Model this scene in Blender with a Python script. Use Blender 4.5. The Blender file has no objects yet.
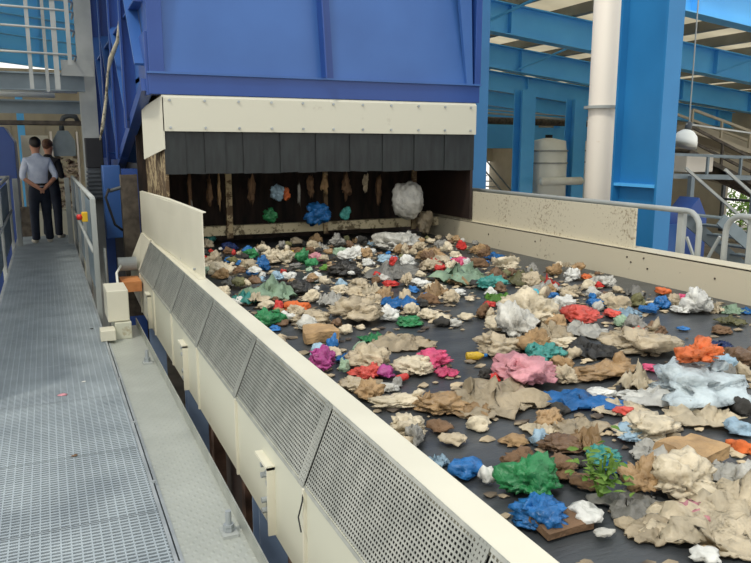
import bpy, bmesh, math, random
from math import sin, cos, pi, atan, hypot, radians
from mathutils import Vector, Matrix, noise
random.seed(7)
C = bpy.context.scene.collection
ORG = {}

# ------------------------------------------------------------------ materials
def nt(name):
    m = bpy.data.materials.new(name); m.use_nodes = True
    return m, m.node_tree.nodes, m.node_tree.links
def lin(c):
    f = lambda v: v/12.92 if v <= .04045 else ((v+.055)/1.055)**2.4
    return tuple(f(v/255) for v in c) + (1,)
def mat(name, c, c2=None, scale=6, rough=.5, metal=0, bump=0, bscale=40, stretch=(1, 1, 1), contrast=(.35, .65), spec=.5, transl=0, coat=0, detail=4):
    m, n, l = nt(name); b = n['Principled BSDF']
    b.inputs['Roughness'].default_value = rough; b.inputs['Metallic'].default_value = metal
    b.inputs['Specular IOR Level'].default_value = spec
    b.inputs['Coat Weight'].default_value = coat
    tc = n.new('ShaderNodeTexCoord'); mp = n.new('ShaderNodeMapping'); mp.inputs['Scale'].default_value = stretch
    l.new(tc.outputs['Object'], mp.inputs[0])
    if c2 is not None:
        t = n.new('ShaderNodeTexNoise'); t.inputs['Scale'].default_value = scale; t.inputs['Detail'].default_value = detail
        l.new(mp.outputs[0], t.inputs[0])
        r = n.new('ShaderNodeValToRGB'); r.color_ramp.elements[0].position = contrast[0]; r.color_ramp.elements[1].position = contrast[1]
        r.color_ramp.elements[0].color = lin(c2); r.color_ramp.elements[1].color = lin(c)
        l.new(t.outputs[0], r.inputs[0]); l.new(r.outputs[0], b.inputs['Base Color'])
        col = r.outputs[0]
    else:
        b.inputs['Base Color'].default_value = lin(c); col = None
    if bump:
        t2 = n.new('ShaderNodeTexNoise'); t2.inputs['Scale'].default_value = bscale; t2.inputs['Detail'].default_value = 5
        l.new(mp.outputs[0], t2.inputs[0])
        bp = n.new('ShaderNodeBump'); bp.inputs['Strength'].default_value = bump; bp.inputs['Distance'].default_value = .02
        l.new(t2.outputs[0], bp.inputs['Height']); l.new(bp.outputs[0], b.inputs['Normal'])
    if transl:
        tr = n.new('ShaderNodeBsdfTranslucent'); mx = n.new('ShaderNodeMixShader'); mx.inputs[0].default_value = transl
        if col: l.new(col, tr.inputs[0])
        else: tr.inputs[0].default_value = lin(c)
        l.new(b.outputs[0], mx.inputs[1]); l.new(tr.outputs[0], mx.inputs[2]); l.new(mx.outputs[0], n['Material Output'].inputs[0])
    return m
def dirty(name, c, dirt, scale=14, thr=.63, rough=.5, spec=.4):
    """painted steel with scattered dirt specks and a soft stain"""
    m, n, l = nt(name); b = n['Principled BSDF']; b.inputs['Roughness'].default_value = rough; b.inputs['Specular IOR Level'].default_value = spec
    tc = n.new('ShaderNodeTexCoord')
    a = n.new('ShaderNodeTexNoise'); a.inputs['Scale'].default_value = scale; a.inputs['Detail'].default_value = 8; a.inputs['Roughness'].default_value = .7
    d = n.new('ShaderNodeTexNoise'); d.inputs['Scale'].default_value = 1.6; d.inputs['Detail'].default_value = 3
    l.new(tc.outputs['Object'], a.inputs[0]); l.new(tc.outputs['Object'], d.inputs[0])
    r = n.new('ShaderNodeValToRGB'); r.color_ramp.elements[0].position = thr-.03; r.color_ramp.elements[1].position = thr+.05
    r.color_ramp.elements[0].color = (0, 0, 0, 1); r.color_ramp.elements[1].color = (1, 1, 1, 1)
    ad = n.new('ShaderNodeMath'); ad.operation = 'MULTIPLY_ADD'; ad.inputs[1].default_value = .35; l.new(d.outputs[0], ad.inputs[0]); 
    sb = n.new('ShaderNodeMath'); sb.operation = 'SUBTRACT'; sb.inputs[1].default_value = .17; l.new(a.outputs[0], sb.inputs[0]); l.new(sb.outputs[0], ad.inputs[2])
    l.new(ad.outputs[0], r.inputs[0])
    mx = n.new('ShaderNodeMixRGB'); mx.inputs[1].default_value = lin(c); mx.inputs[2].default_value = lin(dirt)
    l.new(r.outputs[0], mx.inputs[0]); l.new(mx.outputs[0], b.inputs['Base Color'])
    return m
def tread(name):
    m, n, l = nt(name); b = n['Principled BSDF']; b.inputs['Roughness'].default_value = .42; b.inputs['Metallic'].default_value = .25
    tc = n.new('ShaderNodeTexCoord')
    a = n.new('ShaderNodeTexNoise'); a.inputs['Scale'].default_value = 5
    l.new(tc.outputs['Object'], a.inputs[0])
    r = n.new('ShaderNodeValToRGB'); r.color_ramp.elements[0].color = lin((158, 162, 154)); r.color_ramp.elements[1].color = lin((186, 190, 182))
    l.new(a.outputs[0], r.inputs[0]); l.new(r.outputs[0], b.inputs['Base Color'])
    v = n.new('ShaderNodeTexVoronoi'); v.inputs['Scale'].default_value = 34; v.inputs['Randomness'].default_value = 0
    mp = n.new('ShaderNodeMapping'); mp.inputs['Scale'].default_value = (1, .6, 1); mp.inputs['Rotation'].default_value = (0, 0, .78)
    l.new(tc.outputs['Object'], mp.inputs[0]); l.new(mp.outputs[0], v.inputs[0])
    r2 = n.new('ShaderNodeValToRGB'); r2.color_ramp.elements[0].position = .2; r2.color_ramp.elements[1].position = .42
    l.new(v.outputs[0], r2.inputs[0])
    bp = n.new('ShaderNodeBump'); bp.invert = True; bp.inputs['Strength'].default_value = .6; bp.inputs['Distance'].default_value = .004
    l.new(r2.outputs[0], bp.inputs['Height']); l.new(bp.outputs[0], b.inputs['Normal'])
    return m

M = dict(
    grate=mat('galvanised_grating', (176, 186, 190), (148, 158, 164), 3, .5, .2, contrast=(.3, .7)),
    galv=mat('galvanised_steel', (176, 182, 184), (150, 157, 160), 5, .42, .35),
    tread=tread('tread_plate'),
    greysteel=mat('grey_painted_steel', (128, 142, 148), (112, 126, 132), 3, .5),
    paleg=mat('pale_grey_steel', (168, 172, 168), (150, 155, 152), 3, .5),
    railpanel=mat('rail_infill', (122, 138, 148), (104, 120, 130), 7, .6),
    darkg=mat('dark_grey_metal', (70, 76, 80), (54, 60, 64), 5, .5),
    cream=mat('cream_painted_steel', (220, 216, 196), (211, 207, 187), 2, .38),
    creamlow=dirty('cream_skirt_paint', (200, 200, 182), (176, 168, 142), 10, .68, .42),
    guard=mat('zinc_mesh', (178, 180, 172), (152, 155, 148), 8, .36, .45),
    blue=mat('royal_blue_paint', (60, 102, 166), (54, 94, 156), 1.2, .34, spec=.5),
    bluedk=mat('royal_blue_frame', (40, 76, 146), (36, 70, 138), 2, .36),
    sky=mat('sky_blue_paint', (92, 184, 244), (82, 174, 238), 1.3, .42),
    skydk=mat('column_blue_paint', (42, 124, 180), (36, 114, 168), 1.3, .42),
    band=dirty('cream_band_paint', (206, 204, 186), (190, 186, 168), 8, .7),
    rubber=mat('black_rubber', (36, 42, 42), (26, 30, 31), 7, .55, stretch=(3, 1, .6)),
    grime=dirty('grimy_cream_plate', (176, 158, 122), (92, 74, 52), 9, .48, .8),
    interior=mat('grimy_interior_painted_shade', (58, 44, 36), (24, 20, 18), 4, .85, bump=.4, bscale=14, stretch=(3, 1, .6)),  # grime tones, with the hopper's deep shade put into the colour
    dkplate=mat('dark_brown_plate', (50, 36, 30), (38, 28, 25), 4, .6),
    beam=dirty('grimy_beam', (196, 184, 150), (104, 92, 68), 14, .53, .7),
    post=mat('brown_steel', (98, 90, 78), (62, 55, 48), 9, .6, .3),
    belt=mat('conveyor_belt_rubber', (72, 76, 78), (48, 51, 54), 3, .36, stretch=(.6, 3, 1), bump=.15, bscale=30, contrast=(.3, .7)),
    wallp=dirty('speckled_cream_wall', (204, 197, 174), (150, 136, 112), 34, .6, .55),
    ledge=dirty('ledge_cream', (200, 192, 168), (120, 104, 84), 22, .66, .5),
    pipe=dirty('off_white_pipe_paint', (226, 218, 204), (204, 182, 150), 4, .7),
    conc=mat('dusty_concrete', (150, 142, 130), (118, 110, 100), 1.5, .9, bump=.2),
    wall=mat('beige_wall_panel', (178, 170, 150), (160, 152, 134), 1, .8),
    roof=mat('cream_roof_added_glow', (226, 220, 204), (208, 202, 186), 1, .7, transl=.8),  # translucency added so the roof sheet glows and brightens the rafters
    purlin=mat('purlin_grey', (134, 132, 120), (112, 110, 100), 1, .6),
    brown=mat('rusty_brown_steel', (116, 88, 72), (70, 54, 46), 6, .8),
    legb=mat('blue_grey_leg', (120, 142, 172), (100, 122, 152), 3, .5),
    white=mat('white_enamel', (240, 242, 232), (228, 230, 220), 2, .3),
    dark=mat('near_black', (26, 28, 32), (18, 19, 22), 4, .7),
    yellow=mat('safety_yellow', (238, 190, 40), None, rough=.4),
    red=mat('signal_red', (206, 40, 32), None, rough=.35),
    skin=mat('skin', (190, 140, 112), (176, 124, 98), 8, .55),
    hair=mat('dark_hair', (34, 26, 22), (22, 17, 15), 30, .6),
    hair2=mat('brown_hair', (110, 78, 56), (78, 54, 40), 30, .6),
    shirt=mat('pale_shirt', (206, 214, 228), (188, 198, 216), 9, .8, bump=.3, bscale=14),
    trouser=mat('navy_trousers', (30, 38, 54), (22, 28, 42), 9, .85, bump=.3, bscale=12),
    jacket=mat('black_jacket', (30, 30, 36), (20, 20, 25), 9, .8),
    shoe=mat('light_shoe', (196, 190, 176), (170, 164, 150), 9, .6),
    leaf=mat('leaf', (132, 164, 70), (80, 120, 44), 14, .6, transl=.3),
    rag=dirty('grimy_rag', (190, 184, 160), (96, 90, 74), 14, .55, .9),
    copper=mat('orange_brown_primer', (206, 140, 84), (176, 110, 62), 6, .6),
)

# ------------------------------------------------------------------ mesh helpers
class MB:
    def __init__(s): s.bm = bmesh.new()
    def box(s, x0, x1, y0, y1, z0, z1, R=None, c=None):
        vs = [Vector((x, y, z)) for x in (x0, x1) for y in (y0, y1) for z in (z0, z1)]
        if R is not None: vs = [R @ v for v in vs]
        if c is not None: vs = [v+Vector(c) for v in vs]
        v = [s.bm.verts.new(p) for p in vs]
        for f in ((0, 1, 3, 2), (4, 6, 7, 5), (0, 4, 5, 1), (2, 3, 7, 6), (0, 2, 6, 4), (1, 5, 7, 3)):
            s.bm.faces.new([v[i] for i in f])
        return s
    def bar(s, p0, p1, w, h, up=(0, 0, 1)):
        p0 = Vector(p0); p1 = Vector(p1); d = (p1-p0); L = d.length; d.normalize(); u = Vector(up)
        if abs(d.dot(u)) > .95: u = Vector((0, 1, 0))
        a = d.cross(u).normalized(); u = a.cross(d).normalized()
        R = Matrix((a, d, u)).transposed()
        return s.box(-w/2, w/2, 0, L, -h/2, h/2, R, p0)
    def cyl(s, p0, p1, r, n=14, r2=None, cap=True):
        return s.tube([p0, p1], [r, r if r2 is None else r2], n, cap)
    def tube(s, pts, r, n=10, cap=True):
        pts = [Vector(p) for p in pts]; rs = r if isinstance(r, (list, tuple)) else [r]*len(pts)
        rings = []
        d0 = (pts[1]-pts[0]).normalized(); a = d0.orthogonal().normalized()
        for i, p in enumerate(pts):
            d = ((pts[min(i+1, len(pts)-1)]-pts[max(i-1, 0)])).normalized()
            a = (a-d*a.dot(d))
            if a.length < 1e-5: a = d.orthogonal()
            a.normalize(); b = d.cross(a)
            rings.append([s.bm.verts.new(p+a*cos(t*2*pi/n)*rs[i]+b*sin(t*2*pi/n)*rs[i]) for t in range(n)])
        for A, B in zip(rings, rings[1:]):
            for t in range(n): s.bm.faces.new((A[t], A[(t+1) % n], B[(t+1) % n], B[t]))
        if cap: s.bm.faces.new(rings[0][::-1]); s.bm.faces.new(rings[-1])
        return s
    def prism(s, poly, vec):
        vec = Vector(vec); a = [s.bm.verts.new(p) for p in poly]; b = [s.bm.verts.new(Vector(p)+vec) for p in poly]
        n = len(a); s.bm.faces.new(a[::-1]); s.bm.faces.new(b)
        for i in range(n): s.bm.faces.new((a[i], a[(i+1) % n], b[(i+1) % n], b[i]))
        return s
    def lathe(s, c, prof, n=24, axis=None):
        c = Vector(c); R = axis if axis is not None else Matrix.Identity(3); rings = []
        for r, z in prof:
            rings.append([s.bm.verts.new(c+R @ Vector((max(r, 1e-4)*cos(t*2*pi/n), max(r, 1e-4)*sin(t*2*pi/n), z))) for t in range(n)])
        for A, B in zip(rings, rings[1:]):
            for t in range(n): s.bm.faces.new((A[t], A[(t+1) % n], B[(t+1) % n], B[t]))
        s.bm.faces.new(rings[0][::-1]); s.bm.faces.new(rings[-1])
        return s
    def build(s, name, m, parent=None, smooth=False, bevel=0, kind=None):
        return link(name, s.bm, m, parent, smooth, bevel, kind)
def link(name, bm, m, parent=None, smooth=False, bevel=0, kind=None):
    bmesh.ops.recalc_face_normals(bm, faces=bm.faces[:])
    if parent is not None: org = ORG[parent.name]
    else:
        xs = [v.co.x for v in bm.verts]; ys = [v.co.y for v in bm.verts]; zs = [v.co.z for v in bm.verts]
        org = Vector(((min(xs)+max(xs))/2, (min(ys)+max(ys))/2, min(zs)))
    for v in bm.verts: v.co -= org
    me = bpy.data.meshes.new(name); bm.to_mesh(me); bm.free()
    if smooth:
        for p in me.polygons: p.use_smooth = True
    me.materials.append(m)
    o = bpy.data.objects.new(name, me); C.objects.link(o)
    if parent is not None: o.parent = parent
    else: o.location = org
    ORG[o.name] = org
    if bevel:
        b = o.modifiers.new('bevel', 'BEVEL'); b.width = bevel; b.segments = 2; b.limit_method = 'ANGLE'
    if kind: o['kind'] = kind
    return o
def thing(name, loc, label, cat, group=None):
    o = bpy.data.objects.new(name, None); o.empty_display_size = .1; C.objects.link(o)
    o.location = loc; ORG[o.name] = Vector(loc)
    return tag(o, label, cat, group)
def tag(o, label, cat, group=None):
    o['label'] = label; o['category'] = cat
    if group: o['group'] = group
    return o
def box(*a): return MB().box(*a)

# ------------------------------------------------------------------ camera
F = 730.0; CX = 375.5; CY = 281.5; H = 1.6
pitch = atan((CY-147)/F); yaw = atan((CX-44)/hypot(F, CY-147))
cam = bpy.data.cameras.new('camera'); cam.sensor_width = 36; cam.lens = F/751*36; cam.clip_end = 300
co = bpy.data.objects.new('camera', cam); C.objects.link(co)
co.location = (0, 0, H); co.rotation_euler = (pi/2-pitch, 0, -yaw); bpy.context.scene.camera = co
fw = Vector((sin(yaw)*cos(pitch), cos(yaw)*cos(pitch), -sin(pitch))); rt = Vector((cos(yaw), -sin(yaw), 0)); upv = rt.cross(fw)
def ray(x, y): return fw+rt*((x-CX)/F)-upv*((y-CY)/F)
def atz(x, y, z): d = ray(x, y); return Vector((0, 0, H))+d*((z-H)/d.z)
def aty(x, y, Y): d = ray(x, y); return Vector((0, 0, H))+d*(Y/d.y)
def proj(p):
    v = Vector(p)-Vector((0, 0, H)); w = v.dot(fw); return (CX+F*v.dot(rt)/w, CY-F*v.dot(upv)/w)

# ------------------------------------------------------------------ setting
box(-14, 26, -6, 44, -2.6, -2.3).build('floor', M['conc'], kind='structure')
# walkway of open bar grating
g = MB(); y = .4
seams = [.4, 1.42, 2.29, 3.16, 3.93, 4.87, 5.74, 6.6, 7.47, 8.35, 9.2, 10.1, 11, 11.9, 12.8, 13.7, 14.6]
for a, b in zip(seams, seams[1:]):
    n = int((b-a)/.026); st = (b-a-.006)/n
    for i in range(n+1):
        g.box(-.53, .345, a+i*st, a+i*st+(.011 if i in (0, n) else .0115), -.032, 0)
for i in range(23):
    x = -.53+i*.0392; g.box(x, x+.0065, .4, 14.6, -.02, -.0015)
g.build('floor', M['grate'], kind='structure')
bk = MB().box(-.56, -.53, .4, 14.6, -.2, .002).box(.346, .362, .4, 14.6, -.2, .004)
bk.build('trim_1', M['galv'], kind='structure')
# debris and support under the walkway
# far walls
w = MB()
w.box(-14, 24.5, 40, 40.3, -2.3, 3.0); w.box(-14, 4, 40, 40.3, 3.0, 5.3); w.box(29, 26, 40, 40.3, -2.3, 3.0)
w.box(24.5, 25.3, 40, 40.3, -2.3, 3.0); w.box(25.3, 27.3, 40, 40.3, .7, 3.0)
for i in range(26): w.box(-13.5+i*1.5, -13.4+i*1.5, 39.95, 40, -2.3, 3.0)
w.build('wall_back', M['wall'], kind='structure')
w = MB()
w.box(26, 26.3, 8, 40, 1.2, 3.2); w.box(26, 26.3, 8, 19.0, -2.3, 1.2); w.box(26, 26.3, 22.3, 40, -2.3, 1.2); w.box(26, 26.3, 19.0, 22.3, -2.3, -1.9); w.box(26, 26.3, 19.0, 22.3, .5, 1.2)
w.build('wall_right', M['wall'], kind='structure')
wf = MB()
for yy in (19.0, 20.6, 22.2): wf.box(25.9, 26.05, yy, yy+.1, -1.9, .5)
for zz in (-1.9, -.6, .4): wf.box(25.9, 26.05, 19.0, 22.3, zz, zz+.1)
wf.build('window_1', M['darkg'], kind='structure')
def roofz(x): return 5.85-.1*x
MB().prism([(-14, 10, roofz(-14)), (26.3, 10, roofz(26.3)), (26.3, 10, roofz(26.3)+.06), (-14, 10, roofz(-14)+.06)], (0, 30.3, 0)).build('ceiling', M['roof'], kind='structure')
p = MB()
for i in range(28):
    x = -13.5+i*1.45; z = roofz(x); p.box(x-.09, x+.09, 10, 40, z-.24, z-.01)
p.build('trim_2', M['purlin'], kind='structure')
# rafters
def rafter(Y, label, x0=-13.5, x1=25.8):
    t = thing('roof_rafter', (x0, Y, roofz(x0)-1.1), label, 'roof beam', 'blue roof rafters')
    dz = .28
    def q(x, d): return (x, Y, roofz(x)-dz-d)
    MB().prism([(x0, Y-.01, roofz(x0)-dz), (x1, Y-.01, roofz(x1)-dz), (x1, Y-.01, roofz(x1)-dz-.62), (x0, Y-.01, roofz(x0)-dz-.62)], (0, .02, 0)).build('web', M['sky'], t)
    for d, nm in ((0, 'top_flange'), (.62, 'bottom_flange')):
        MB().prism([(x0, Y-.16, roofz(x0)-dz-d), (x1, Y-.16, roofz(x1)-dz-d), (x1, Y-.16, roofz(x1)-dz-d-.025), (x0, Y-.16, roofz(x0)-dz-d-.025)], (0, .32, 0)).build(nm, M['sky'], t)
    x = x0+1.2
    while x < x1:
        MB().prism([(x, Y-.14, roofz(x)-dz-.02), (x+.02, Y-.14, roofz(x)-dz-.02), (x+.02, Y-.14, roofz(x)-dz-.6), (x, Y-.14, roofz(x)-dz-.6)], (0, .13, 0)).build('stiffener', M['sky'], t)
        x += 3.1
    return t
rafter(10, 'sky blue roof rafter clipped by the top right corner of the view', 6.2)
for Y, lb in ((14, 'sky blue roof rafter highest in view on the right, nearest the camera'), (18, 'sky blue roof rafter second from the top of the view on the right'),
              (22, 'sky blue roof rafter third from the top, crossing above the tank'), (26, 'sky blue roof rafter fourth from the top, shaded behind the others'),
              (30, 'sky blue roof rafter fifth from the top, far back in the hall'), (35, 'sky blue roof rafter farthest back, just before the end wall')):
    rafter(Y, lb)
# diagonal fly braces between rafters
for (x, Y, s, lb) in ((8.6, 14, 1, 'thin blue fly brace rising from the nearest rafter, left of the white pipe'), (15.6, 14, 1, 'thin blue fly brace on the nearest rafter at right edge'),
                      (12.4, 18, 1, 'thin blue fly brace on the second rafter, left of the white pipe')):
    z = roofz(x)
    o = MB().bar((x, Y-.1, z-.86), (x+.9, Y-1.2, roofz(x+.9)-.25), .05, .05).build('fly_brace', M['sky']); tag(o, lb, 'brace')
# eaves girder and long duct far right, behind tank
o = MB().box(9, 24, 24.0, 24.25, 1.55, 2.35).build('crane_girder', M['sky']); tag(o, 'light blue horizontal girder behind the tank, below the roof rafters', 'girder')
o = MB().cyl((8.6, 23.2, 2.62), (24, 23.2, 2.45), .13).build('brown_duct', M['post'], smooth=True); tag(o, 'long brown pipe running above the light blue girder', 'pipe')
o = MB().cyl((8.6, 21.2, 2.95), (24, 21.2, 2.2), .035).cyl((8.6, 21.2, 3.06), (24, 21.2, 2.31), .02).build('service_pipe', M['paleg'], smooth=True); tag(o, 'pair of thin pale service pipes crossing under the third rafter', 'pipe')
# far columns
def hcol(name, x0, x1, y0, y1, z0, z1, label, m, cat='column', t_=.03, group=None):
    t = thing(name, ((x0+x1)/2, (y0+y1)/2, z0), label, cat, group)
    box(x0, x1, y0, y0+t_, z0, z1).build('flange', m, t)
    box(x0, x1, y1-t_, y1, z0, z1).build('flange', m, t)
    xm = (x0+x1)/2
    box(xm-.012, xm+.012, y0+t_, y1-t_, z0, z1).build('web', m, t)
    return t
t = hcol('steel_column', 5.6, 5.81, 5.6, 6.26, -2.3, 5.3, 'large sky blue steel column standing right of the white pipe', M['skydk'])
box(5.61, 5.82, 5.63, 6.23, 1.19, 1.22).build('stiffener_plate', M['sky'], t)
t = hcol('steel_column', 5.44, 5.66, 8.85, 9.3, -2.3, 5.3, 'narrow sky blue steel column at the right side of the blue hopper', M['skydk'])
box(5.44, 5.66, 8.87, 9.28, 1.2, 1.23).build('stiffener_plate', M['sky'], t)
for (x, Y, wd, lb) in ((-.9, 38, .3, 'far blue column on the end wall above the two people'), (14.35, 20, .5, 'blue column left of the cream tank'), (16.6, 20.2, .5, 'blue column between the cream tank and the white pipe'), (20.5, 26, .35, 'slim blue column far behind the pendant lamp')):
    hcol('steel_column', x-wd/2, x+wd/2, Y, Y+.5, -2.3, roofz(x)-1.0, lb, M['sky'])
# white pipe with clamp
t = thing('vent_pipe', (5.74, 6.62, -2.3), 'off-white vertical pipe with a flange ring, left of the large blue column', 'pipe')
MB().cyl((5.74, 6.62, -2.3), (5.74, 6.62, 5.4), .155, 28).build('pipe', M['pipe'], t, True)
MB().cyl((5.74, 6.62, 2.02), (5.74, 6.62, 2.05), .205, 28).build('flange_ring', M['paleg'], t)
MB().cyl((5.93, 6.62, 1.0), (5.93, 6.62, 5.4), .022, 10).build('conduit', M['paleg'], t, True)
# tanks
def tank(x, Y, lb):
    t = thing('storage_tank', (x, Y, -2.3), lb, 'tank')
    MB().lathe((x, Y, -2.3), [(.62, 0), (.62, 3.7), (.6, 3.75), (.56, 4.1), (.1, 4.2)], 30).build('tank_shell', M['white'], t, True)
    for z in (1.05, 1.45): MB().lathe((x, Y, z), [(.62, 0), (.65, .0), (.65, .05), (.62, .05)], 30).build('hoop', M['paleg'], t)
    MB().cyl((x-.85, Y-.85, .5), (x+.72, Y-.85, .5), .13).build('outlet_pipe', M['white'], t, True)
    MB().cyl((x, Y, 1.85), (x, Y, 2.0), .12).build('cap', M['dark'], t)
tank(15.4, 20.3, 'cream cylindrical tank seen left of the white pipe'); tank(18.1, 20.9, 'cream cylindrical tank partly hidden behind the white pipe')
# access stairs and posts at far door
t = thing('access_stair', (21, 33, -2.3), 'small grey stair and rail left of the far bright doorway', 'stair')
for i in range(9): box(20.6+i*.28, 20.9+i*.28, 33, 34, .4-i*.3, .44-i*.3).build('tread', M['greysteel'], t)
MB().bar((20.5, 33, 1.5), (23.2, 33, -1.2), .06, .06).bar((20.5, 33, .9), (23.2, 33, -1.8), .06, .06).build('handrail', M['greysteel'], t)
o = MB().tube([(14.8, 24, .05), (14.8, 24, 2.2)], .05).build('sprinkler_post', M['red']); tag(o, 'thin red pipe on the wall left of the far doorway', 'pipe')

# pendant lamp
lc = Vector((6.98, 6.6, 1.62))
t = thing('pendant_lamp', lc, 'white bell shaped pendant lamp hanging right of the large blue column', 'lamp')
R = Matrix.Rotation(radians(20), 3, 'Y')
MB().lathe(lc, [(.15, 0), (.142, .06), (.118, .13), (.07, .175), (.03, .19), (.028, .188), (.065, .17), (.112, .125), (.136, .058), (.144, 0)], 28, R).build('lamp_shade', M['white'], t, True)
MB().lathe(lc+Vector((.04, 0, .18)), [(.035, 0), (.04, .03), (.035, .09), (.01, .1)], 16, R).build('lamp_holder', M['darkg'], t, True)
MB().cyl(lc+Vector((.06, 0, .27)), lc+Vector((.06, 0, 2.2)), .008, 8).build('hanging_rod', M['paleg'], t)
MB().bar(lc+Vector((.02, 0, .25)), lc+Vector((1.6, .3, .15)), .02, .02).build('cable', M['paleg'], t)

# sloping gantries and stair on the right
def gantry(p0, p1, w_, h_, m, name, lb, cat):
    t = thing(name, p0, lb, cat); p0 = Vector(p0); p1 = Vector(p1); d = p1-p0; s = Vector((0, w_, 0)); u = Vector((0, 0, h_))
    MB().bar(p0, p1, .08, .1).bar(p0+s, p1+s, .08, .1).build('bottom_chord', m, t)
    MB().bar(p0+u, p1+u, .06, .06).bar(p0+s+u, p1+s+u, .06, .06).build('top_chord', m, t)
    n = max(3, int(d.length/.9))
    for i in range(n+1):
        q = p0+d*(i/n); MB().bar(q, q+u, .05, .05).build('upright', m, t)
    MB().prism([p0, p0+s, p1+s, p1], (0, 0, .05)).build('deck', m, t)
    return t
gantry((12.0, 11.6, 1.0), (15.0, 11.6, .9), .9, .45, M['greysteel'], 'service_platform', 'grey service platform with rail behind the pendant lamp', 'platform')
gantry((13.3, 12.4, 1.5), (17.5, 11.6, -.3), .8, .55, M['post'], 'sloping_gantry', 'brown-grey sloping conveyor gantry at the right edge, descending to the right', 'gantry')
gantry((14.6, 13.6, 2.0), (20.5, 13.4, .5), .8, .5, M['wall'], 'sloping_gantry', 'beige sloping gantry behind, highest at the right edge', 'gantry')
o = MB().prism([(16.6, 15.2, 1.0), (22, 14.6, -.3), (22, 14.6, .9), (16.6, 15.2, 2.2)], (0, 1.2, 0)).build('conveyor_housing', M['wall']); tag(o, 'beige enclosed sloping conveyor housing at the right edge', 'conveyor')
t = thing('steel_staircase', (12, 9.6, -2.3), 'grey steel staircase with handrails seen between the handrail loops', 'stair')
for s in (0, .9):
    MB().bar((11.2, 9.6+s, .3), (14.2, 8.7+s, -2.1), .05, .22).build('stringer', M['greysteel'], t)
    MB().bar((11.2, 9.6+s, 1.2), (14.2, 8.7+s, -1.2), .05, .05).build('handrail', M['paleg'], t)
for i in range(12):
    f = i/12; box(11.2+3.0*f, 11.46+3.0*f, 9.62-.9*f, 10.48-.9*f, .3-2.4*f, .33-2.4*f).build('tread', M['greysteel'], t)
for (x, Y, z0, z1, lb) in ((8.4, 9.1, -2.3, 1.0, 'grey upright post beside the large blue column, right side'), (12.35, 11.4, -2.3, 1.0, 'grey upright post under the service platform'), (14.7, 11.75, -2.3, .9, 'grey upright post near the right edge under the platform')):
    o = MB().box(x, x+.1, Y, Y+.1, z0, z1).build('support_post', M['greysteel']); tag(o, lb, 'post')
t = thing('blue_machine', (11.1, 11.0, -2.3), 'royal blue machine cabinet behind the handrail, right of the big column', 'machine')
MB().box(10.75, 11.45, 10.75, 11.4, -2.3, .38).build('cabinet', M['bluedk'], t, bevel=.02)
MB().box(10.85, 11.35, 10.72, 10.75, -1.8, .1).build('door', M['blue'], t)
t = thing('blue_machine', (11.9, 11, -2.3), 'taller royal blue machine with sloped top, left of the bright window', 'machine')
MB().prism([(11.65, 10.8, -2.3), (12.2, 10.8, -2.3), (12.2, 10.8, .2), (11.95, 10.8, .6), (11.65, 10.8, .3)], (0, .5, 0)).build('cabinet', M['bluedk'], t)
o = MB().box(12.6, 13.4, 11.8, 12.3, 1.06, 1.45).build('control_box', M['pipe'], bevel=.02); tag(o, 'small cream control cabin behind the service platform', 'cabinet')
# shrubs outside the window
for k, (x, Y, s) in enumerate(((29, 22.5, 1.0), (30, 24.6, .9))):
    bm = bmesh.new(); rnd = random.Random(k)
    for i in range(420):
        c = Vector((rnd.gauss(0, .45), rnd.gauss(0, .6), rnd.gauss(0, .8)))*s+Vector((x, Y, -1.2)); a = rnd.random()*6; q = Matrix.Rotation(a, 3, (rnd.random(), rnd.random(), .3))
        vs = [bm.verts.new(c+q @ Vector(v)*.16) for v in ((-1, 0, 0), (0, -.4, .1), (1, 0, 0), (0, .4, .1))]; bm.faces.new(vs)
    t = thing('shrub', (x, Y, -2.3), ['green shrub outside the right window, nearer the column', 'green shrub outside the right window, farther along'][k], 'shrub')
    link('foliage', bm, M['leaf'], t)
    MB().cyl((x, Y, -2.3), (x, Y, -.6), .05, 8, .02).build('stem', M['brown'], t)
box(26.3, 33, 14, 32, -2.7, -2.35).build('floor', M['conc'], kind='structure')

# ------------------------------------------------------------------ overhead platform, ladder cage, left column
t = thing('steel_column', (.6, 11.1, -2.3), 'pale grey steel column left of the blue hopper', 'column')
box(.5, .71, 11, 11.02, -2.3, 5.6).build('flange', M['paleg'], t); box(.5, .71, 11.2, 11.22, -2.3, 5.6).build('flange', M['paleg'], t)
box(.595, .61, 11.02, 11.2, -2.3, 5.6).build('web', M['paleg'], t)
t = thing('motor_box', (.62, 10.9, .9), 'dark grey ribbed motor housing fixed to the left column', 'motor')
box(.51, .73, 10.72, 10.98, 1.32, 1.72).build('housing', M['dark'], t, bevel=.01)
f_ = MB()
for i in range(7): f_.box(.505, .735, 10.72, 10.98, .92+i*.055, .95+i*.055)
f_.box(.52, .72, 10.74, 10.97, .9, 1.32); f_.build('cooling_fins', M['darkg'], t)
t = thing('platform_beam', (-.4, 10.8, 2.33), 'grey overhead platform channel beam above the two people', 'beam')
box(-2.2, .56, 10.86, 10.88, 2.33, 2.56).build('web', M['greysteel'], t)
box(-2.2, .56, 10.78, 10.88, 2.54, 2.56).build('flange', M['greysteel'], t); box(-2.2, .56, 10.78, 10.88, 2.33, 2.35).build('flange', M['greysteel'], t)
o = box(.28, .68, 10.7, 10.72, 2.52, 2.72).build('kick_plate', M['paleg']); tag(o, 'short pale kick plate above the platform beam, by the column', 'plate')
t = thing('platform_beam', (-.4, 12.5, 2.2), 'second grey beam below and behind the platform channel', 'beam')
box(-2.4, .66, 12.5, 12.52, 2.1, 2.3).build('web', M['greysteel'], t); box(-2.4, .66, 12.42, 12.52, 2.28, 2.3).build('flange', M['greysteel'], t)
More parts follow.
